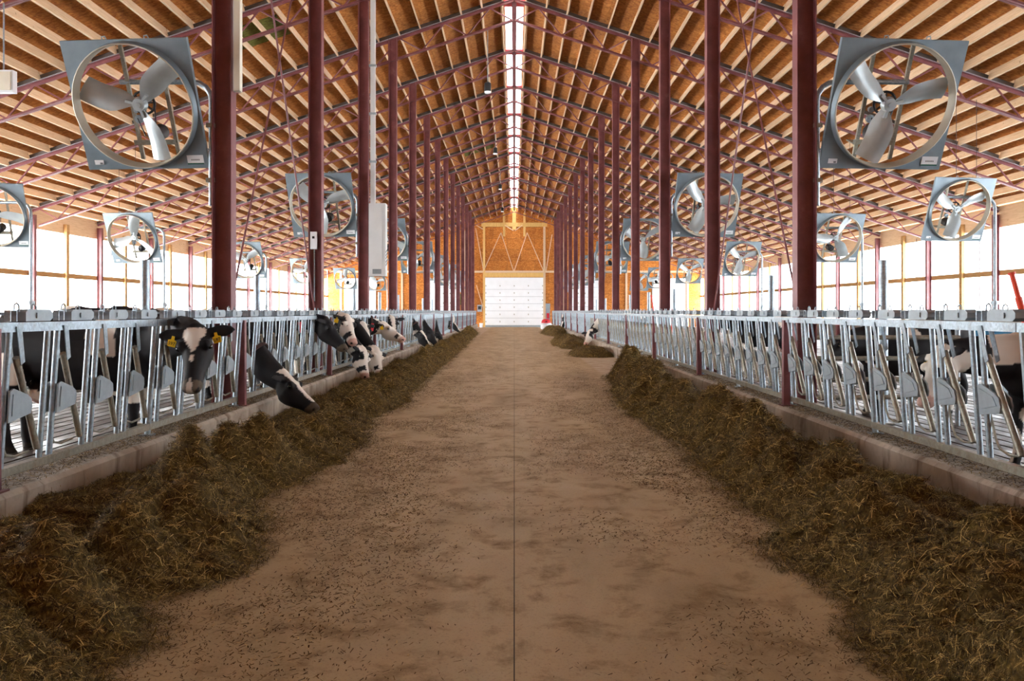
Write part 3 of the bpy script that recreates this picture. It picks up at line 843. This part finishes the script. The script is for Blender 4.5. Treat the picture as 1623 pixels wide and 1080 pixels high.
            for sy in (-1, 1):
                if (p-(Pl+(hd*.535+hs*sy*.042-hu*.04)*K)).length < .024*K: cw = (.01, .008, .008)
        elif isear: cw = BK
        elif p.z < .05: cw = HOOF
        elif p.z < legw+.06*nz(p*6+sv) and t < -.2: cw = WH
        else:
            q2 = cust(p, nz(p*5+sv)*.06) if cust else None
            cw = WH if (nn > thr if q2 is None else q2) else BK
        if p.z < .6 and abs(p.x+.42) < .16 and abs(p.y) < .12: cw = PINK
        cols[i, :3] = cw
    ca = me.color_attributes.new('Col', 'FLOAT_COLOR', 'POINT'); ca.data.foreach_set('color', cols.ravel())
    me.materials.clear(); me.materials.append(M['coat'])
    me.polygons.foreach_set('use_smooth', [True]*len(me.polygons))
    c = empty('cow', (X, D, 0)); c.rotation_euler = (0, 0, ang); c.scale = (s, s, s)
    tag(c, name_label, 'cow'); link('body', me, c)
    for sy in (-1, 1):
        MB().sphere(Pl+(hd*.175+hs*sy*.122-hu*.048)*K, .021*K, 10, 6).build('eye', M['eye'], c, True)
    if collar is not None:
        i = 4; cc, r, u, hw, hh = nst[i]; cc2 = nst[i+1][0]; tg = (cc2-cc).normalized()
        m = MB(); n = 28
        ringp = lambda k, f: cc+r*(math.cos(2*math.pi*k/n)*(hw+f))+u*(math.sin(2*math.pi*k/n)*(hh+f))
        b0 = 0
        for k in range(n):
            for dd, f in ((-.02, .03), (.02, .03), (.02, .008), (-.02, .008)): m.v.append(tuple(ringp(k, f)+tg*dd))
        for k in range(n):
            k2 = (k+1) % n
            for j in range(4): m.f.append((k*4+j, k*4+(j+1) % 4, k2*4+(j+1) % 4, k2*4+j))
        cl = m.build('collar', M['collar'], c)
        # red tag on the flank that faces the alley end the camera stands at
        cd = (inv.to_3x3() @ Vector((0, -1, 0))).normalized(); sg = 1 if r.dot(cd) > 0 else -1
        pc = cc+r*sg*(hw+.045)-u*.02
        rm = Matrix((r*sg, tg, u)).transposed()
        MB().box(pc, (.02, .06, .17), rm).build('collar_tag', M['tagred'], cl)
        MB().box(cc+r*sg*(hw*.6+.02)-u*(hh+.06), (.06, .05, .09), rm).build('collar_weight', M['black'], cl)
    if tags:
        for sy in ((-1, 1) if tags == 2 else (tags*.5,)):
            sy = 1 if sy > 0 else -1
            e = Pl+(hd*.07+hs*sy*.175-hu*.085)*K; fr = (inv.to_3x3() @ Vector((0, -1, 0))).normalized()
            fr = (fr-ez*fr.z).normalized() if abs(fr.z) < .9 else V((1, 0, 0))
            rt = ez.cross(fr).normalized(); pc = e+fr*.045-ez*.02
            rm = Matrix((rt, fr, ez)).transposed() @ Matrix.Rotation(.25*sy, 3, 'Y')
            pts = [(-.035, -.04), (.035, -.04), (.038, .015), (.014, .025), (.012, .055), (-.012, .055), (-.014, .025), (-.038, .015)]
            tm = MB().prism([pc+rm @ V((a, 0, b)) for a, b in pts], rm @ V((0, .006, 0))).build('ear_tag', M['yellow'], c)
            if number:
                cu = bpy.data.curves.new('n', 'FONT'); cu.body = number; cu.size = .042; cu.align_x = 'CENTER'; cu.align_y = 'CENTER'
                to = bpy.data.objects.new('n', cu); COL.objects.link(to); dg = bpy.context.evaluated_depsgraph_get(); dg.update()
                tme = bpy.data.meshes.new_from_object(to.evaluated_get(dg)); bpy.data.objects.remove(to); tme.name = 'tag_number'
                tme.materials.append(M['black'])
                T = Matrix.Translation(pc+rm @ V((0, -.004, -.012))) @ (rm @ Matrix.Rotation(math.pi/2, 3, 'X')).to_4x4()
                # text faces -fr side, turn towards the viewer
                T = Matrix.Translation(pc+rm @ V((0, .0095, -.012))) @ (Matrix((rm @ V((1, 0, 0)), rm @ V((0, 0, 1)), rm @ V((0, 1, 0)))).transposed()).to_4x4()
                tme.transform(T); link('tag_number', tme, tm)
    return c

cow('black cow with a heart-shaped white forehead looking at the camera through the left headlocks', 9.1, -4.40, 1, at(307, 516, 7.85), at(300, 612, 7.58), 1, 'heart', .22, 1.0, .018, tags=2, number='597', hup=(.02, -.93, .42), legw=.22, earsc=1.12, K=1.12, cust=lambda p, j: (abs(p.x-.30) < .13+j and p.z > .98+j) or p.z < .60+j*1.5 and p.z > .5 or (p.x < -.5 and abs(p.z-.85+j) < .14))
cow('black cow with a red-tagged collar eating from the left heap, head right down', 11.25, -4.28, 1, at(456, 590, 11.0), at(505, 646, 10.85), 2, 'blaze', .32, 1.0, .02, collar=1, tags=-1, hup=(.7, -.15, .6), legw=.2, K=1.12)
cow('black cow with head held level and red collar tag, nearest beyond the second left column', 14.3, -4.3, 1, at(520, 503, 14.2), at(551, 552, 14.1), 3, 'black', .40, 1.0, .022, collar=1, hup=(.7, -.1, .6), K=1.1)
cow('white-faced cow with black eye patches beside the black cow at the left rail', 16.15, -4.3, 1, at(552, 499, 15.6), at(566, 552, 15.2), 4, 'whitepatch', .0, 1.0, .024, tags=1, hup=(.6, -.5, .5), K=1.12)
cow('white-headed cow with muzzle in the left heap, red strap on its neck', 16.9, -4.15, 1, at(580, 553, 16.5), at(584, 600, 16.2), 5, 'whitepatch', .05, 1.0, .024, collar=1, hup=(.9, -.5, .1), K=1.1)
cow('cream-headed cow eating just right of the white head in the left heap', 17.65, -4.0, 1, at(600, 552, 17.3), at(606, 592, 17.0), 6, 'whitehead', .15, 1.0, .026, hup=(.8, -.6, .1), K=1.1)
cow('black cow with yellow ear tag and white cheek behind the feeding pair on the left', 18.5, -4.2, 1, at(578, 512, 18.1), at(590, 551, 17.9), 7, 'whitepatch', .25, 1.0, .026, tags=1, hup=(.6, -.6, .5))
cow('cow stretching a white head with a black nose spot out over the left curb', 19.4, -4.1, 1, at(612, 511, 19.6), at(646, 540, 19.4), 8, 'whitehead', .3, 1.0, .024, collar=1, tags=1, hup=(.55, -.1, .8), K=1.1)
cow('black cow with a white forehead and ears spread, looking over the white head', 22.4, -4.3, 1, at(622, 502, 22.2), at(628, 532, 21.9), 9, 'blaze', .3, 1.0, .03, hup=(.3, -.8, .5), K=1.1, earsc=1.15)
cow('cow with black and white head down and red tag, left rail midway', 28.0, -4.1, 1, at(671, 526, 27.8), at(684, 551, 27.7), 10, 'blaze', .1, 1.0, .03, collar=1, hup=(.8, -.3, .4), K=1.1)
cow('all black feeding cow just beyond the red-tagged one midway', 31.2, -4.15, 1, at(685, 523, 31.0), at(694, 547, 30.9), 11, 'black', .5, 1.0, .034, hup=(.8, -.3, .4), K=1.1)
cow('small-looking black cow with head low, third of the midway feeders', 36.2, -4.1, 1, at(698, 527, 36), at(704, 542, 35.8), 12, 'black', .45, 1.0, .04, hup=(.8, -.3, .4))
cow('black cow with head raised at the far left rail', 43.2, -4.2, 1, at(710, 507, 43), at(715, 524, 42.6), 13, 'black', .3, 1.0, .045, hup=(.5, -.7, .5))
cow('white-patched black cow eating at the far end of the left rail', 46.4, -4.0, 1, at(722, 513, 46.2), at(733, 531, 46), 14, 'blaze', .2, 1.0, .045, hup=(.8, -.3, .4))
# standing further back in the left pen
cow('dark cow whose back shows above the rail beside the nearest left column', 15.8, -6.6, 1.3, (-6.4, 17.2, 1.35), (-6.3, 17.6, .95), 15, 'black', .1, 1.05, .035)
cow('pale-backed cow deep in the left pen behind the second column', 21.5, -7.2, 1.7, (-7.3, 22.9, 1.3), (-7.35, 23.3, .9), 16, 'whitepatch', -.15, 1.05, .04)
cow('dark-backed cow deep in the left pen between first and second columns', 18.3, -8.4, .4, (-7.1, 18.9, 1.35), (-6.7, 19.1, 1.0), 17, 'blaze', .1, 1.06, .04)
# right pen
cow('cow with a cream face, pink nose and yellow ear tag behind the right headlocks', 7.9, 5.08, -1, at(1481, 552, 7.75), at(1455, 648, 7.55), 18, 'whiteface', .20, .90, .018, tags=1, number='53', hup=(-.9, -.25, .3), legw=.42, K=1.1, cust=lambda p, j: (p.x < 1.0+j and p.z > 1.12+(.62-p.x)*.25+j) or (p.z < .62+j and abs(p.x-.55+j*3) > .05))
cow('black cow standing sideways behind the pipe gate on the right', 12.2, 5.45, -1, (4.4, 12.0, 1.10), (4.05, 11.85, .72), 19, 'black', .28, .90, .026)
cow('black and white cow half hidden behind the second right column', 20.5, 5.8, -1, (4.65, 20.4, 1.3), (4.3, 20.3, .9), 20, 'blaze', .12, 1.0, .035)
cow('white-muzzled cow eating outside the right rail, far along', 33.7, 4.15, -1, at(933, 524, 33.5), at(925, 550, 33.1), 21, 'whitepatch', .2, 1.0, .03, hup=(-.6, -.75, .3), earsc=1.3, K=1.15)
cow('cow with one dark ear showing over the farthest right heap', 57, 3.95, -1, at(891, 511, 56.8), at(888, 525, 56.5), 22, 'blaze', .2, 1.0, .05, hup=(-.6, -.7, .3))

# ------------------------------------------------------------------ silage
def heap(name, label, sx, y0, y1, cell, f, strands, seed, fade=0.0):
    xs = np.arange(1.15, XCF-.004, cell); xs = np.append(xs, XCF-.004)
    ys = np.arange(y0, y1, cell*1.15)
    XX, YY = np.meshgrid(xs, ys); Z = np.zeros_like(XX)
    for i in range(len(ys)):
        for j in range(len(xs)):
            Z[i, j] = f(xs[j], ys[i], seed)
    # fade the two ends
    e = np.clip((YY-y0)/.5, 0, 1)*np.clip((y1-YY)/.9, 0, 1); e = e*e*(3-2*e)
    if fade == 0: e = np.clip((y1-YY)/.9, 0, 1)**.7
    Z = Z*e-.012
    ny, nx = Z.shape
    idx = np.arange(ny*nx).reshape(ny, nx)
    V_ = np.stack([sx*XX, YY, Z], -1).reshape(-1, 3)
    keep = (Z > -.011)
    kq = keep[:-1, :-1] | keep[1:, :-1] | keep[:-1, 1:] | keep[1:, 1:]
    F = np.stack([idx[:-1, :-1], idx[:-1, 1:], idx[1:, 1:], idx[1:, :-1]], -1)[kq]
    if sx < 0: F = F[:, ::-1]
    used = np.unique(F); remap = -np.ones(ny*nx, int); remap[used] = np.arange(len(used))
    me = bpy.data.meshes.new(name); me.from_pydata(V_[used].tolist(), [], remap[F].tolist())
    me.materials.append(M['silage']); me.polygons.foreach_set('use_smooth', [True]*len(me.polygons))
    o = link(name, me); tag(o, label, 'feed', kind='stuff')
    # strands
    msk = (Z > .004).astype(float); rim = msk.copy()
    for q in range(1, 5):
        for dj in (-1, 1):
            sh_ = np.roll(msk, dj*q, axis=1); rim = np.maximum(rim, sh_*(.55-.12*q))
        rim = np.maximum(rim, np.roll(msk, q, axis=0)*(.5-.11*q))
    rim[:, :6] = 0; rim[:5] = msk[:5]
    wgt = (1/np.maximum(YY, 3)**1.6)*rim; wgt = (wgt/wgt.sum()).ravel()
    V_ = V_.copy(); V_[:, 2] = np.maximum(V_[:, 2], .002)
    pick = rng.choice(ny*nx, strands, p=wgt)
    gy, gx = np.gradient(Z, cell*1.15, cell)
    C = V_[pick]+np.stack([rng.uniform(-.5, .5, strands)*cell, rng.uniform(-.5, .5, strands)*cell*1.15, np.zeros(strands)], 1)
    nrm = np.stack([-sx*gx.ravel()[pick], -gy.ravel()[pick], np.ones(strands)], 1); nrm /= np.linalg.norm(nrm, axis=1)[:, None]
    d = rng.normal(size=(strands, 3)); d[:, 2] *= .6; d -= nrm*(d*nrm).sum(1)[:, None]*rng.uniform(.45, 1.0, strands)[:, None]; d /= np.linalg.norm(d, axis=1)[:, None]
    ds = np.sqrt(np.maximum(C[:, 1], 3)/4.5)
    ln = rng.gamma(2.0, .0085, strands)*ds+.008; wd = rng.uniform(.0008, .0020, strands)*ds
    sd = np.cross(d, nrm); sd /= np.linalg.norm(sd, axis=1)[:, None]+1e-9
    C = C+nrm*rng.uniform(0, .014, strands)[:, None]
    bend = nrm*(ln*rng.uniform(.0, .35, strands))[:, None]
    a = C-d*ln[:, None]; b = C+bend; c = C+d*ln[:, None]-bend*.3; s2 = sd*wd[:, None]
    Q = np.stack([a-s2, a+s2, b+s2, b-s2, c+s2*.6, c-s2*.6], 1).reshape(-1, 3)
    base = (np.arange(strands)*6)[:, None]
    F = np.concatenate([base+np.array([[0, 1, 2, 3]]), base+np.array([[3, 2, 4, 5]])], 0)
    me = bpy.data.meshes.new('strands')
    me.vertices.add(len(Q)); me.vertices.foreach_set('co', Q.astype(np.float32).ravel())
    me.loops.add(F.size); me.loops.foreach_set('vertex_index', F.ravel().astype(np.int32))
    me.polygons.add(len(F)); me.polygons.foreach_set('loop_start', np.arange(0, F.size, 4, dtype=np.int32))
    me.update(calc_edges=True); me.validate()
    pal = np.array([srgb(52, 38, 18)[:3], srgb(82, 63, 31)[:3], srgb(110, 88, 44)[:3], srgb(138, 112, 60)[:3], srgb(174, 144, 84)[:3], srgb(200, 168, 102)[:3]])
    ci = rng.choice(6, strands, p=[.16, .26, .26, .18, .10, .04]); cc = pal[ci]*rng.uniform(.8, 1.15, (strands, 1))
    cols = np.ones((strands, 6, 4), np.float32); cols[:, :, :3] = cc[:, None, :]
    ca = me.color_attributes.new('Col', 'FLOAT_COLOR', 'POINT'); ca.data.foreach_set('color', cols.ravel())
    me.materials.append(M['straw'])
    tag(link('silage_strands', me, o), kind='stuff')
    return o
def interp(y, tab): return float(np.interp(y, [a for a, _ in tab], [b for _, b in tab]))
def N3(x, y, z): return noise.noise(Vector((x, y, z)))
def billow(x, y, s): return 1.25*abs(N3(x*1.5, y*1.25, s))+.55*abs(N3(x*3.6, y*3.1, s+9))
def lumps(x, y, s): return .55*N3(x*1.5, y*1.1, s)+.30*N3(x*3.4, y*2.8, s+9)+.16*N3(x*8, y*7.5, s+5)+.10*N3(x*17, y*17, s+2)
smooth = lambda t: 0 if t <= 0 else (1 if t >= 1 else t*t*(3-2*t))
LO = [(2.2, 1.62), (3.33, 1.55), (3.8, 1.58), (4.2, 1.80), (4.6, 1.60), (5.2, 1.50), (5.8, 1.62), (6.5, 1.93), (7.4, 1.78), (8.6, 1.62), (10.2, 1.68), (11.5, 1.85), (13.2, 1.66), (16, 1.8), (22, 1.80), (37, 2.0), (51, 2.2), (60, 2.4)]
LIN = [(2.2, .28), (4.2, .22), (4.75, .05), (5.25, .0), (5.55, .20), (6.2, .19), (7.3, .11), (9.8, .12), (11, .06), (12, .10), (16, .12), (22, .08), (60, .05)]
LC = [(2.2, .33), (4, .36), (5.3, .34), (6, .27), (7.2, .33), (8.5, .28), (9.8, .24), (10.5, .12), (11.4, .12), (12.4, .26), (15, .30), (20, .28), (30, .30), (50, .28)]
def fl_left(x, y, s):
    xo = interp(y, LO)+.10*N3(y*1.7, 3.1, s)+.07*N3(y*5, x*3, s)+.05*N3(y*13, x*9, s); c = xo+.50
    H = interp(y, LC)*(.50+1.25*billow(x, y, s)+.35*lumps(x, y, s)); b = interp(y, LIN)
    up = smooth((x-xo)/(c-xo))**.62; dn = smooth((x-c)/.55)
    base = b*(1+.8*lumps(x*1.3, y*1.3, s+20))
    return max(-.02, up*(H*(1-dn)+base*dn)) if x > xo else -.02
RO = [(2.2, 1.45), (3.58, 1.50), (4.5, 1.66), (5.3, 1.53), (5.8, 1.78), (7.3, 1.68), (9.4, 1.78), (11, 1.70), (13.2, 1.56), (16, 1.80), (19, 2.0), (20.5, 2.3)]
RIN = [(2.2, .30), (5.0, .22), (5.6, .14), (6.5, .14), (7.4, .02), (11, .02), (12.5, .10), (16, .10), (20, .05)]
RC = [(2.2, .36), (5, .34), (6.5, .29), (8, .33), (10, .36), (12, .34), (15, .33), (18, .34), (20, .30)]
def fl_right(x, y, s):
    xo = interp(y, RO)+.09*N3(y*1.7, 3.1, s)+.07*N3(y*5, x*3, s)+.05*N3(y*13, x*9, s); c = xo+.50
    H = interp(y, RC)*1.12*(.50+1.25*billow(x, y, s)+.35*lumps(x, y, s)); b = interp(y, RIN)
    up = smooth((x-xo)/(c-xo))**.6; dn = smooth((x-c-.15)/.55)
    base = b*(1+.8*lumps(x*1.3, y*1.3, s+20))
    return max(-.02, up*(H*(1-dn)+base*dn)) if x > xo else -.02
def blob(xc, yc, rx, ry, h):
    def f(x, y, s):
        r = math.hypot((x-xc)/rx, (y-yc)/ry)+.35*lumps(x, y*.7, s)
        return h*smooth((1-r)/.55)*(1+.5*lumps(x, y, s+4))-.012
    return f
heap('silage_windrow', 'long brown silage windrow along the left curb', -1, 2.2, 58, .045, fl_left, 330000, 3.3)
heap('silage_windrow', 'thick brown silage windrow along the right curb, nearest the camera', 1, 2.2, 20.3, .045, fl_right, 330000, 8.1)
heap('silage_heap', 'low silage heap on the right beyond the bare concrete patch', 1, 26, 31.5, .06, blob(2.45, 28.7, .75, 2.3, .26), 5000, 2.2, 1)
heap('silage_heap', 'middle silage heap on the right under the feeding cow', 1, 31.5, 45, .07, blob(2.35, 38, .8, 6.5, .34), 5000, 5.2, 1)
heap('silage_heap', 'farthest silage heap on the right near the robot pusher', 1, 47, 64, .08, blob(2.5, 55.5, .8, 8, .42), 4000, 6.6, 1)
def scatter():
    n = 60000; Q = []; 
    y = 3.0+rng.gamma(1.6, 5.0, n); u = rng.uniform(-1, 1, n); x = np.sign(u)*1.75*np.abs(u)**.6
    keep = np.array([noise.noise(Vector((a*1.3, b*.8, 3.3))) > .05+rng.uniform(-.15, .35)-.3*abs(a)/1.7 for a, b in zip(x, y)])
    x = x[keep]; y = y[keep]; n = len(x)
    an = rng.uniform(0, math.pi, n); sc = np.sqrt(y/4.5)
    ln = rng.gamma(1.5, .004, n)*sc+.003; wd = rng.uniform(.001, .003, n)*sc
    dx, dy = np.cos(an)*ln, np.sin(an)*ln; sx_, sy_ = -np.sin(an)*wd, np.cos(an)*wd
    z = .0015+rng.uniform(0, .004, n)
    Q = np.stack([np.stack([x-dx-sx_, y-dy-sy_, z*.3], 1), np.stack([x+dx-sx_, y+dy-sy_, z], 1), np.stack([x+dx+sx_, y+dy+sy_, z*1.2], 1), np.stack([x-dx+sx_, y-dy+sy_, z*.3], 1)], 1).reshape(-1, 3)
    F = (np.arange(n)*4)[:, None]+np.array([[0, 1, 2, 3]])
    me = bpy.data.meshes.new('loose_silage'); me.from_pydata(Q.tolist(), [], F.tolist())
    pal = np.array([srgb(78, 56, 30)[:3], srgb(98, 72, 40)[:3], srgb(128, 98, 56)[:3], srgb(200, 166, 112)[:3]])
    cc = pal[rng.choice(4, n, p=[.4, .35, .18, .07])]
    cols = np.ones((n, 4, 4), np.float32); cols[:, :, :3] = cc[:, None, :]
    ca = me.color_attributes.new('Col', 'FLOAT_COLOR', 'POINT'); ca.data.foreach_set('color', cols.ravel())
    me.materials.append(M['straw'])
    tag(link('loose_silage', me), 'loose brown silage crumbs strewn over the alley floor', 'feed', kind='stuff')
scatter()
def curb_crumbs(sx, side):
    n = 9000; y = 4.8+rng.gamma(1.5, 6, n); x = XCF+.02+rng.uniform(0, 1, n)**.8*.27
    an = rng.uniform(0, math.pi, n); sc = np.sqrt(y/5)
    ln = rng.gamma(2, .008, n)*sc+.006; wd = rng.uniform(.001, .003, n)*sc
    dx, dy = np.cos(an)*ln, np.sin(an)*ln; ex, ey = -np.sin(an)*wd, np.cos(an)*wd; z = ZC+.002+rng.uniform(0, .012, n); x = sx*x
    Q = np.stack([np.stack([x-dx-ex, y-dy-ey, z], 1), np.stack([x+dx-ex, y+dy-ey, z+.004], 1), np.stack([x+dx+ex, y+dy+ey, z+.004], 1), np.stack([x-dx+ex, y-dy+ey, z], 1)], 1).reshape(-1, 3)
    F = (np.arange(n)*4)[:, None]+np.array([[0, 1, 2, 3]])
    me = bpy.data.meshes.new('silage_crumbs'); me.from_pydata(Q.tolist(), [], F.tolist())
    pal = np.array([srgb(60, 44, 22)[:3], srgb(92, 70, 36)[:3], srgb(130, 104, 58)[:3], srgb(190, 158, 100)[:3]])
    cols = np.ones((n, 4, 4), np.float32); cols[:, :, :3] = pal[rng.choice(4, n, p=[.35, .35, .22, .08])][:, None, :]
    ca = me.color_attributes.new('Col', 'FLOAT_COLOR', 'POINT'); ca.data.foreach_set('color', cols.ravel())
    me.materials.append(M['straw'])
    tag(link('silage_crumbs', me), f'silage crumbs lying on top of the {side} curb under the headlocks', 'feed', kind='stuff')
curb_crumbs(-1, 'left'); curb_crumbs(1, 'right')

# ------------------------------------------------------------------ pen furniture
pm = MB().path([(0, 0, 0), (0, 0, 2.06)], .057, 14).path([(0, 0, 2.06), (0, 0, 2.075)], .06, 14).mesh('stall_post', M['galv'], True)
bp2 = MB().box((0, 0, .008), (.2, .2, .016)).mesh('base_plate', M['galvdirty'])
for sx, side in ((-1, 'left'), (1, 'right')):
    for n in range(10):
        o = link('stall_post', pm, None, (sx*4.68, 11.2+BAY*n, 0)); link('base_plate', bp2, o)
        tag(o, f'thick galvanized pipe post in the {side} pen, {ordw(n)} from the camera', 'post', 'pipe posts in the pens')
g = empty('pipe_gate', (3.62, 10.95, 0)); tag(g, 'galvanized pipe gate of four rails behind the nearest right column', 'gate')
for z in (.36, .58, .84, 1.10): MB().path([(0, 0, z), (1.9, 0, z)], .03, 10).build('gate_rail', M['galvdirty'], g, True)
for x in (0, 1.9): MB().path([(x, .05, 0), (x, .05, 1.2)], .03, 10).build('gate_upright', M['galv'], g, True)
b = empty('blue_panel', (0, 13.4, 0)); tag(b, 'blue plastic panel standing behind the cream-faced cow on the right', 'panel')
MB().span((5.5, 0, .75), (7.6, .06, 1.2)).build('panel_sheet', M['blue'], b)
MB().span((5.3, .02, 1.2), (7.8, .10, 1.3)).build('panel_top', M['galvdirty'], b)
for x in (5.6, 7.5): MB().span((x-.04, .07, 0), (x+.04, .13, 1.2)).build('panel_leg', M['galv'], b)
def lever(p, top, lab):
    t = empty('gate_lever', p); tag(t, lab, 'lever', 'red gate levers'); v = Vector(top)-Vector(p)
    MB().path([(0, 0, 0), v*.7], .032, 10).build('lever_sleeve', M['orange'], t, True)
    MB().path([v*.68, v], .024, 10).path([v*.97, v], .034, 10).build('lever_grip', M['orange'], t, True)
lever(at(236, 494, 13.2)+Vector((0, 0, -1.42)), at(236, 436, 13.2), 'red lever upright in the left pen beside the thick post')
lever((4.95, 8.4, 1.0), at(1603, 432, 8.45), 'orange leaning lever above the rail at the right edge')
lever((4.45, 27.0, 0), at(1032, 468, 27), 'thin red lever leaning, right pen beside the third column')
lever((6.75, 38, 0), at(1067, 465, 38), 'red upright lever in front of the far right door')
MB().span((4.80, 8.3, .92), (5.1, 8.5, 1.05)).build('lever_base', M['orange'])
lb_ = bpy.data.objects['lever_base']; tag(lb_, 'orange bracket under the leaning lever at the right edge', 'bracket')
MB().path([(4.95, 8.4, 0), (4.95, 8.4, .92)], .04, 10).build('bracket_leg', M['galv'], lb_, True)

# ------------------------------------------------------------------ things on the columns
xa = -(XCOL+.05)+.14
cb = empty('control_cabinet', (xa+.19, fy(3)-.02, 2.22)); tag(cb, 'tall pale grey cabinet with louvres hung on the third left column', 'cabinet')
MB().span((-.19, -.15, 0), (.19, .15, 1.66)).build('cabinet_body', M['whitepl'], cb)
MB().span((-.175, -.165, .03), (.12, -.151, 1.62)).build('front_cover', M['whitepl'], cb)
for i in range(5): MB().box((.192, 0, .28+.075*i), (.012, .2, .022), Matrix.Rotation(.35, 3, 'X')).build('louvre', M['dark'], cb)
MB().span((-.1, -.172, .05), (.1, -.166, .16)).build('data_plate', M['print'], cb)
MB().span((-.17, -.05, 1.66), (-.06, .04, 6.9)).build('conduit', M['whitepl'], cb)
for z in (2.6, 3.7, 4.8): MB().span((-.2, -.06, z), (-.04, .05, z+.05)).build('conduit_clip', M['galv'], cb)
sb = empty('switch_box', (-3.47, fy(2)-.06, 2.5)); tag(sb, 'small white switch box on the second left column', 'box')
MB().span((-.055, -.06, 0), (.055, 0, .30)).build('box_body', M['white'], sb); MB().span((-.02, -.066, .18), (.02, -.06, .22)).build('switch', M['dark'], sb)
MB().path([(0, .03, -.9), (0, .03, 0)], .012, 8).build('conduit', M['galv'], sb)
cd = empty('cable_duct', (-3.255, fy(1)-.02, 4.02)); tag(cd, 'white cable duct running up the nearest left column', 'duct')
MB().span((-.04, -.1, 0), (.03, .0, 4.3)).build('duct_body', M['cream'], cd); MB().span((-.055, -.08, .0), (-.04, -.01, 4.2)).build('duct_cover', M['whitepl'], cd)
jb = empty('junction_box', at(6, 130, 13.5)); tag(jb, 'white junction box at the upper left edge under the truss', 'box')
MB().box((0, 0, 0), (.34, .12, .34)).build('box_body', M['white'], jb); MB().box((0, -.07, 0), (.28, .02, .28)).build('box_lid', M['cream'], jb)
MB().path([(0, 0, .17), (0, 0, 1.2)], .012, 8).build('conduit', M['galv'], jb)
for i, (px, py, D) in enumerate(((773, 140, 27), (785, 240, 42), (793, 297, 54), (796, 333, 66))):
    p = at(px, py, D); t = empty('hanging_lamp', p); tag(t, f'black cylinder lamp hanging under the ridge, {ordw(i)} from the camera', 'lamp', 'lamps under the ridge')
    MB().path([(0, 0, -.10), (0, 0, .15), (0, 0, .19)], [.10, .10, .05], 16).build('lamp_body', M['black'], t, True)
    MB().path([(0, 0, -.15), (0, 0, -.10)], [.09, .105], 16).build('lamp_lens', M['white'], t, True)
    MB().path([(0, 0, .19), (0, 0, ztop(p.x)+.05-p.z)], .012, 6).build('lamp_cord', M['galv'], t)

# ------------------------------------------------------------------ feed pusher robot and small things at the far end
t = empty('feed_pusher', (2.42, 67, 0)); tag(t, 'round white and red feed pushing robot by the far end of the right rail', 'robot')
MB().path([(0, 0, .04), (0, 0, .10), (0, 0, .42), (0, 0, .50)], [.36, .42, .42, .38], 28).build('skirt', M['white'], t, True)
MB().path([(0, 0, .50), (0, 0, .56), (0, 0, .74), (0, 0, .82)], [.36, .37, .30, .16], 28).build('hood', M['robotred'], t, True)
MB().box((0, -.34, .62), (.12, .04, .08)).build('sensor', M['dark'], t)
MB().path([(0, 0, .42), (0, 0, .45)], .425, 28).build('bumper_band', M['galv'], t, True)
t = empty('charging_post', (2.62, 68.6, 0)); tag(t, 'galvanized charging post with a red box behind the robot', 'post')
MB().span((-.17, 0, 0), (.17, .10, 2.0)).build('post_body', M['galv'], t); MB().span((-.1, -.12, .85), (.1, 0, 1.25)).build('charger_box', M['robotred'], t)
t = empty('bucket', (-2.85, 76.2, 0)); tag(t, 'white bucket on the floor left of the far door', 'bucket')
MB().path([(0, 0, 0), (0, 0, .36)], [.13, .16], 18).path([(0, 0, .34), (0, 0, .37)], .17, 18).build('pail', M['white'], t, True)
MB().path([(-.16, 0, .34), (-.1, -.1, .22), (.1, -.1, .22), (.16, 0, .34)], .006, 6).build('handle', M['galv'], t)
t = empty('meter_box', (-3.05, Y-.06, 1.65)); tag(t, 'grey electrical box on the far wall left of the middle door', 'box')
MB().box((0, 0, 0), (.4, .14, .6)).build('box_body', M['flash'], t); MB().box((0, -.08, .05), (.28, .02, .3)).build('box_door', M['dark'], t)
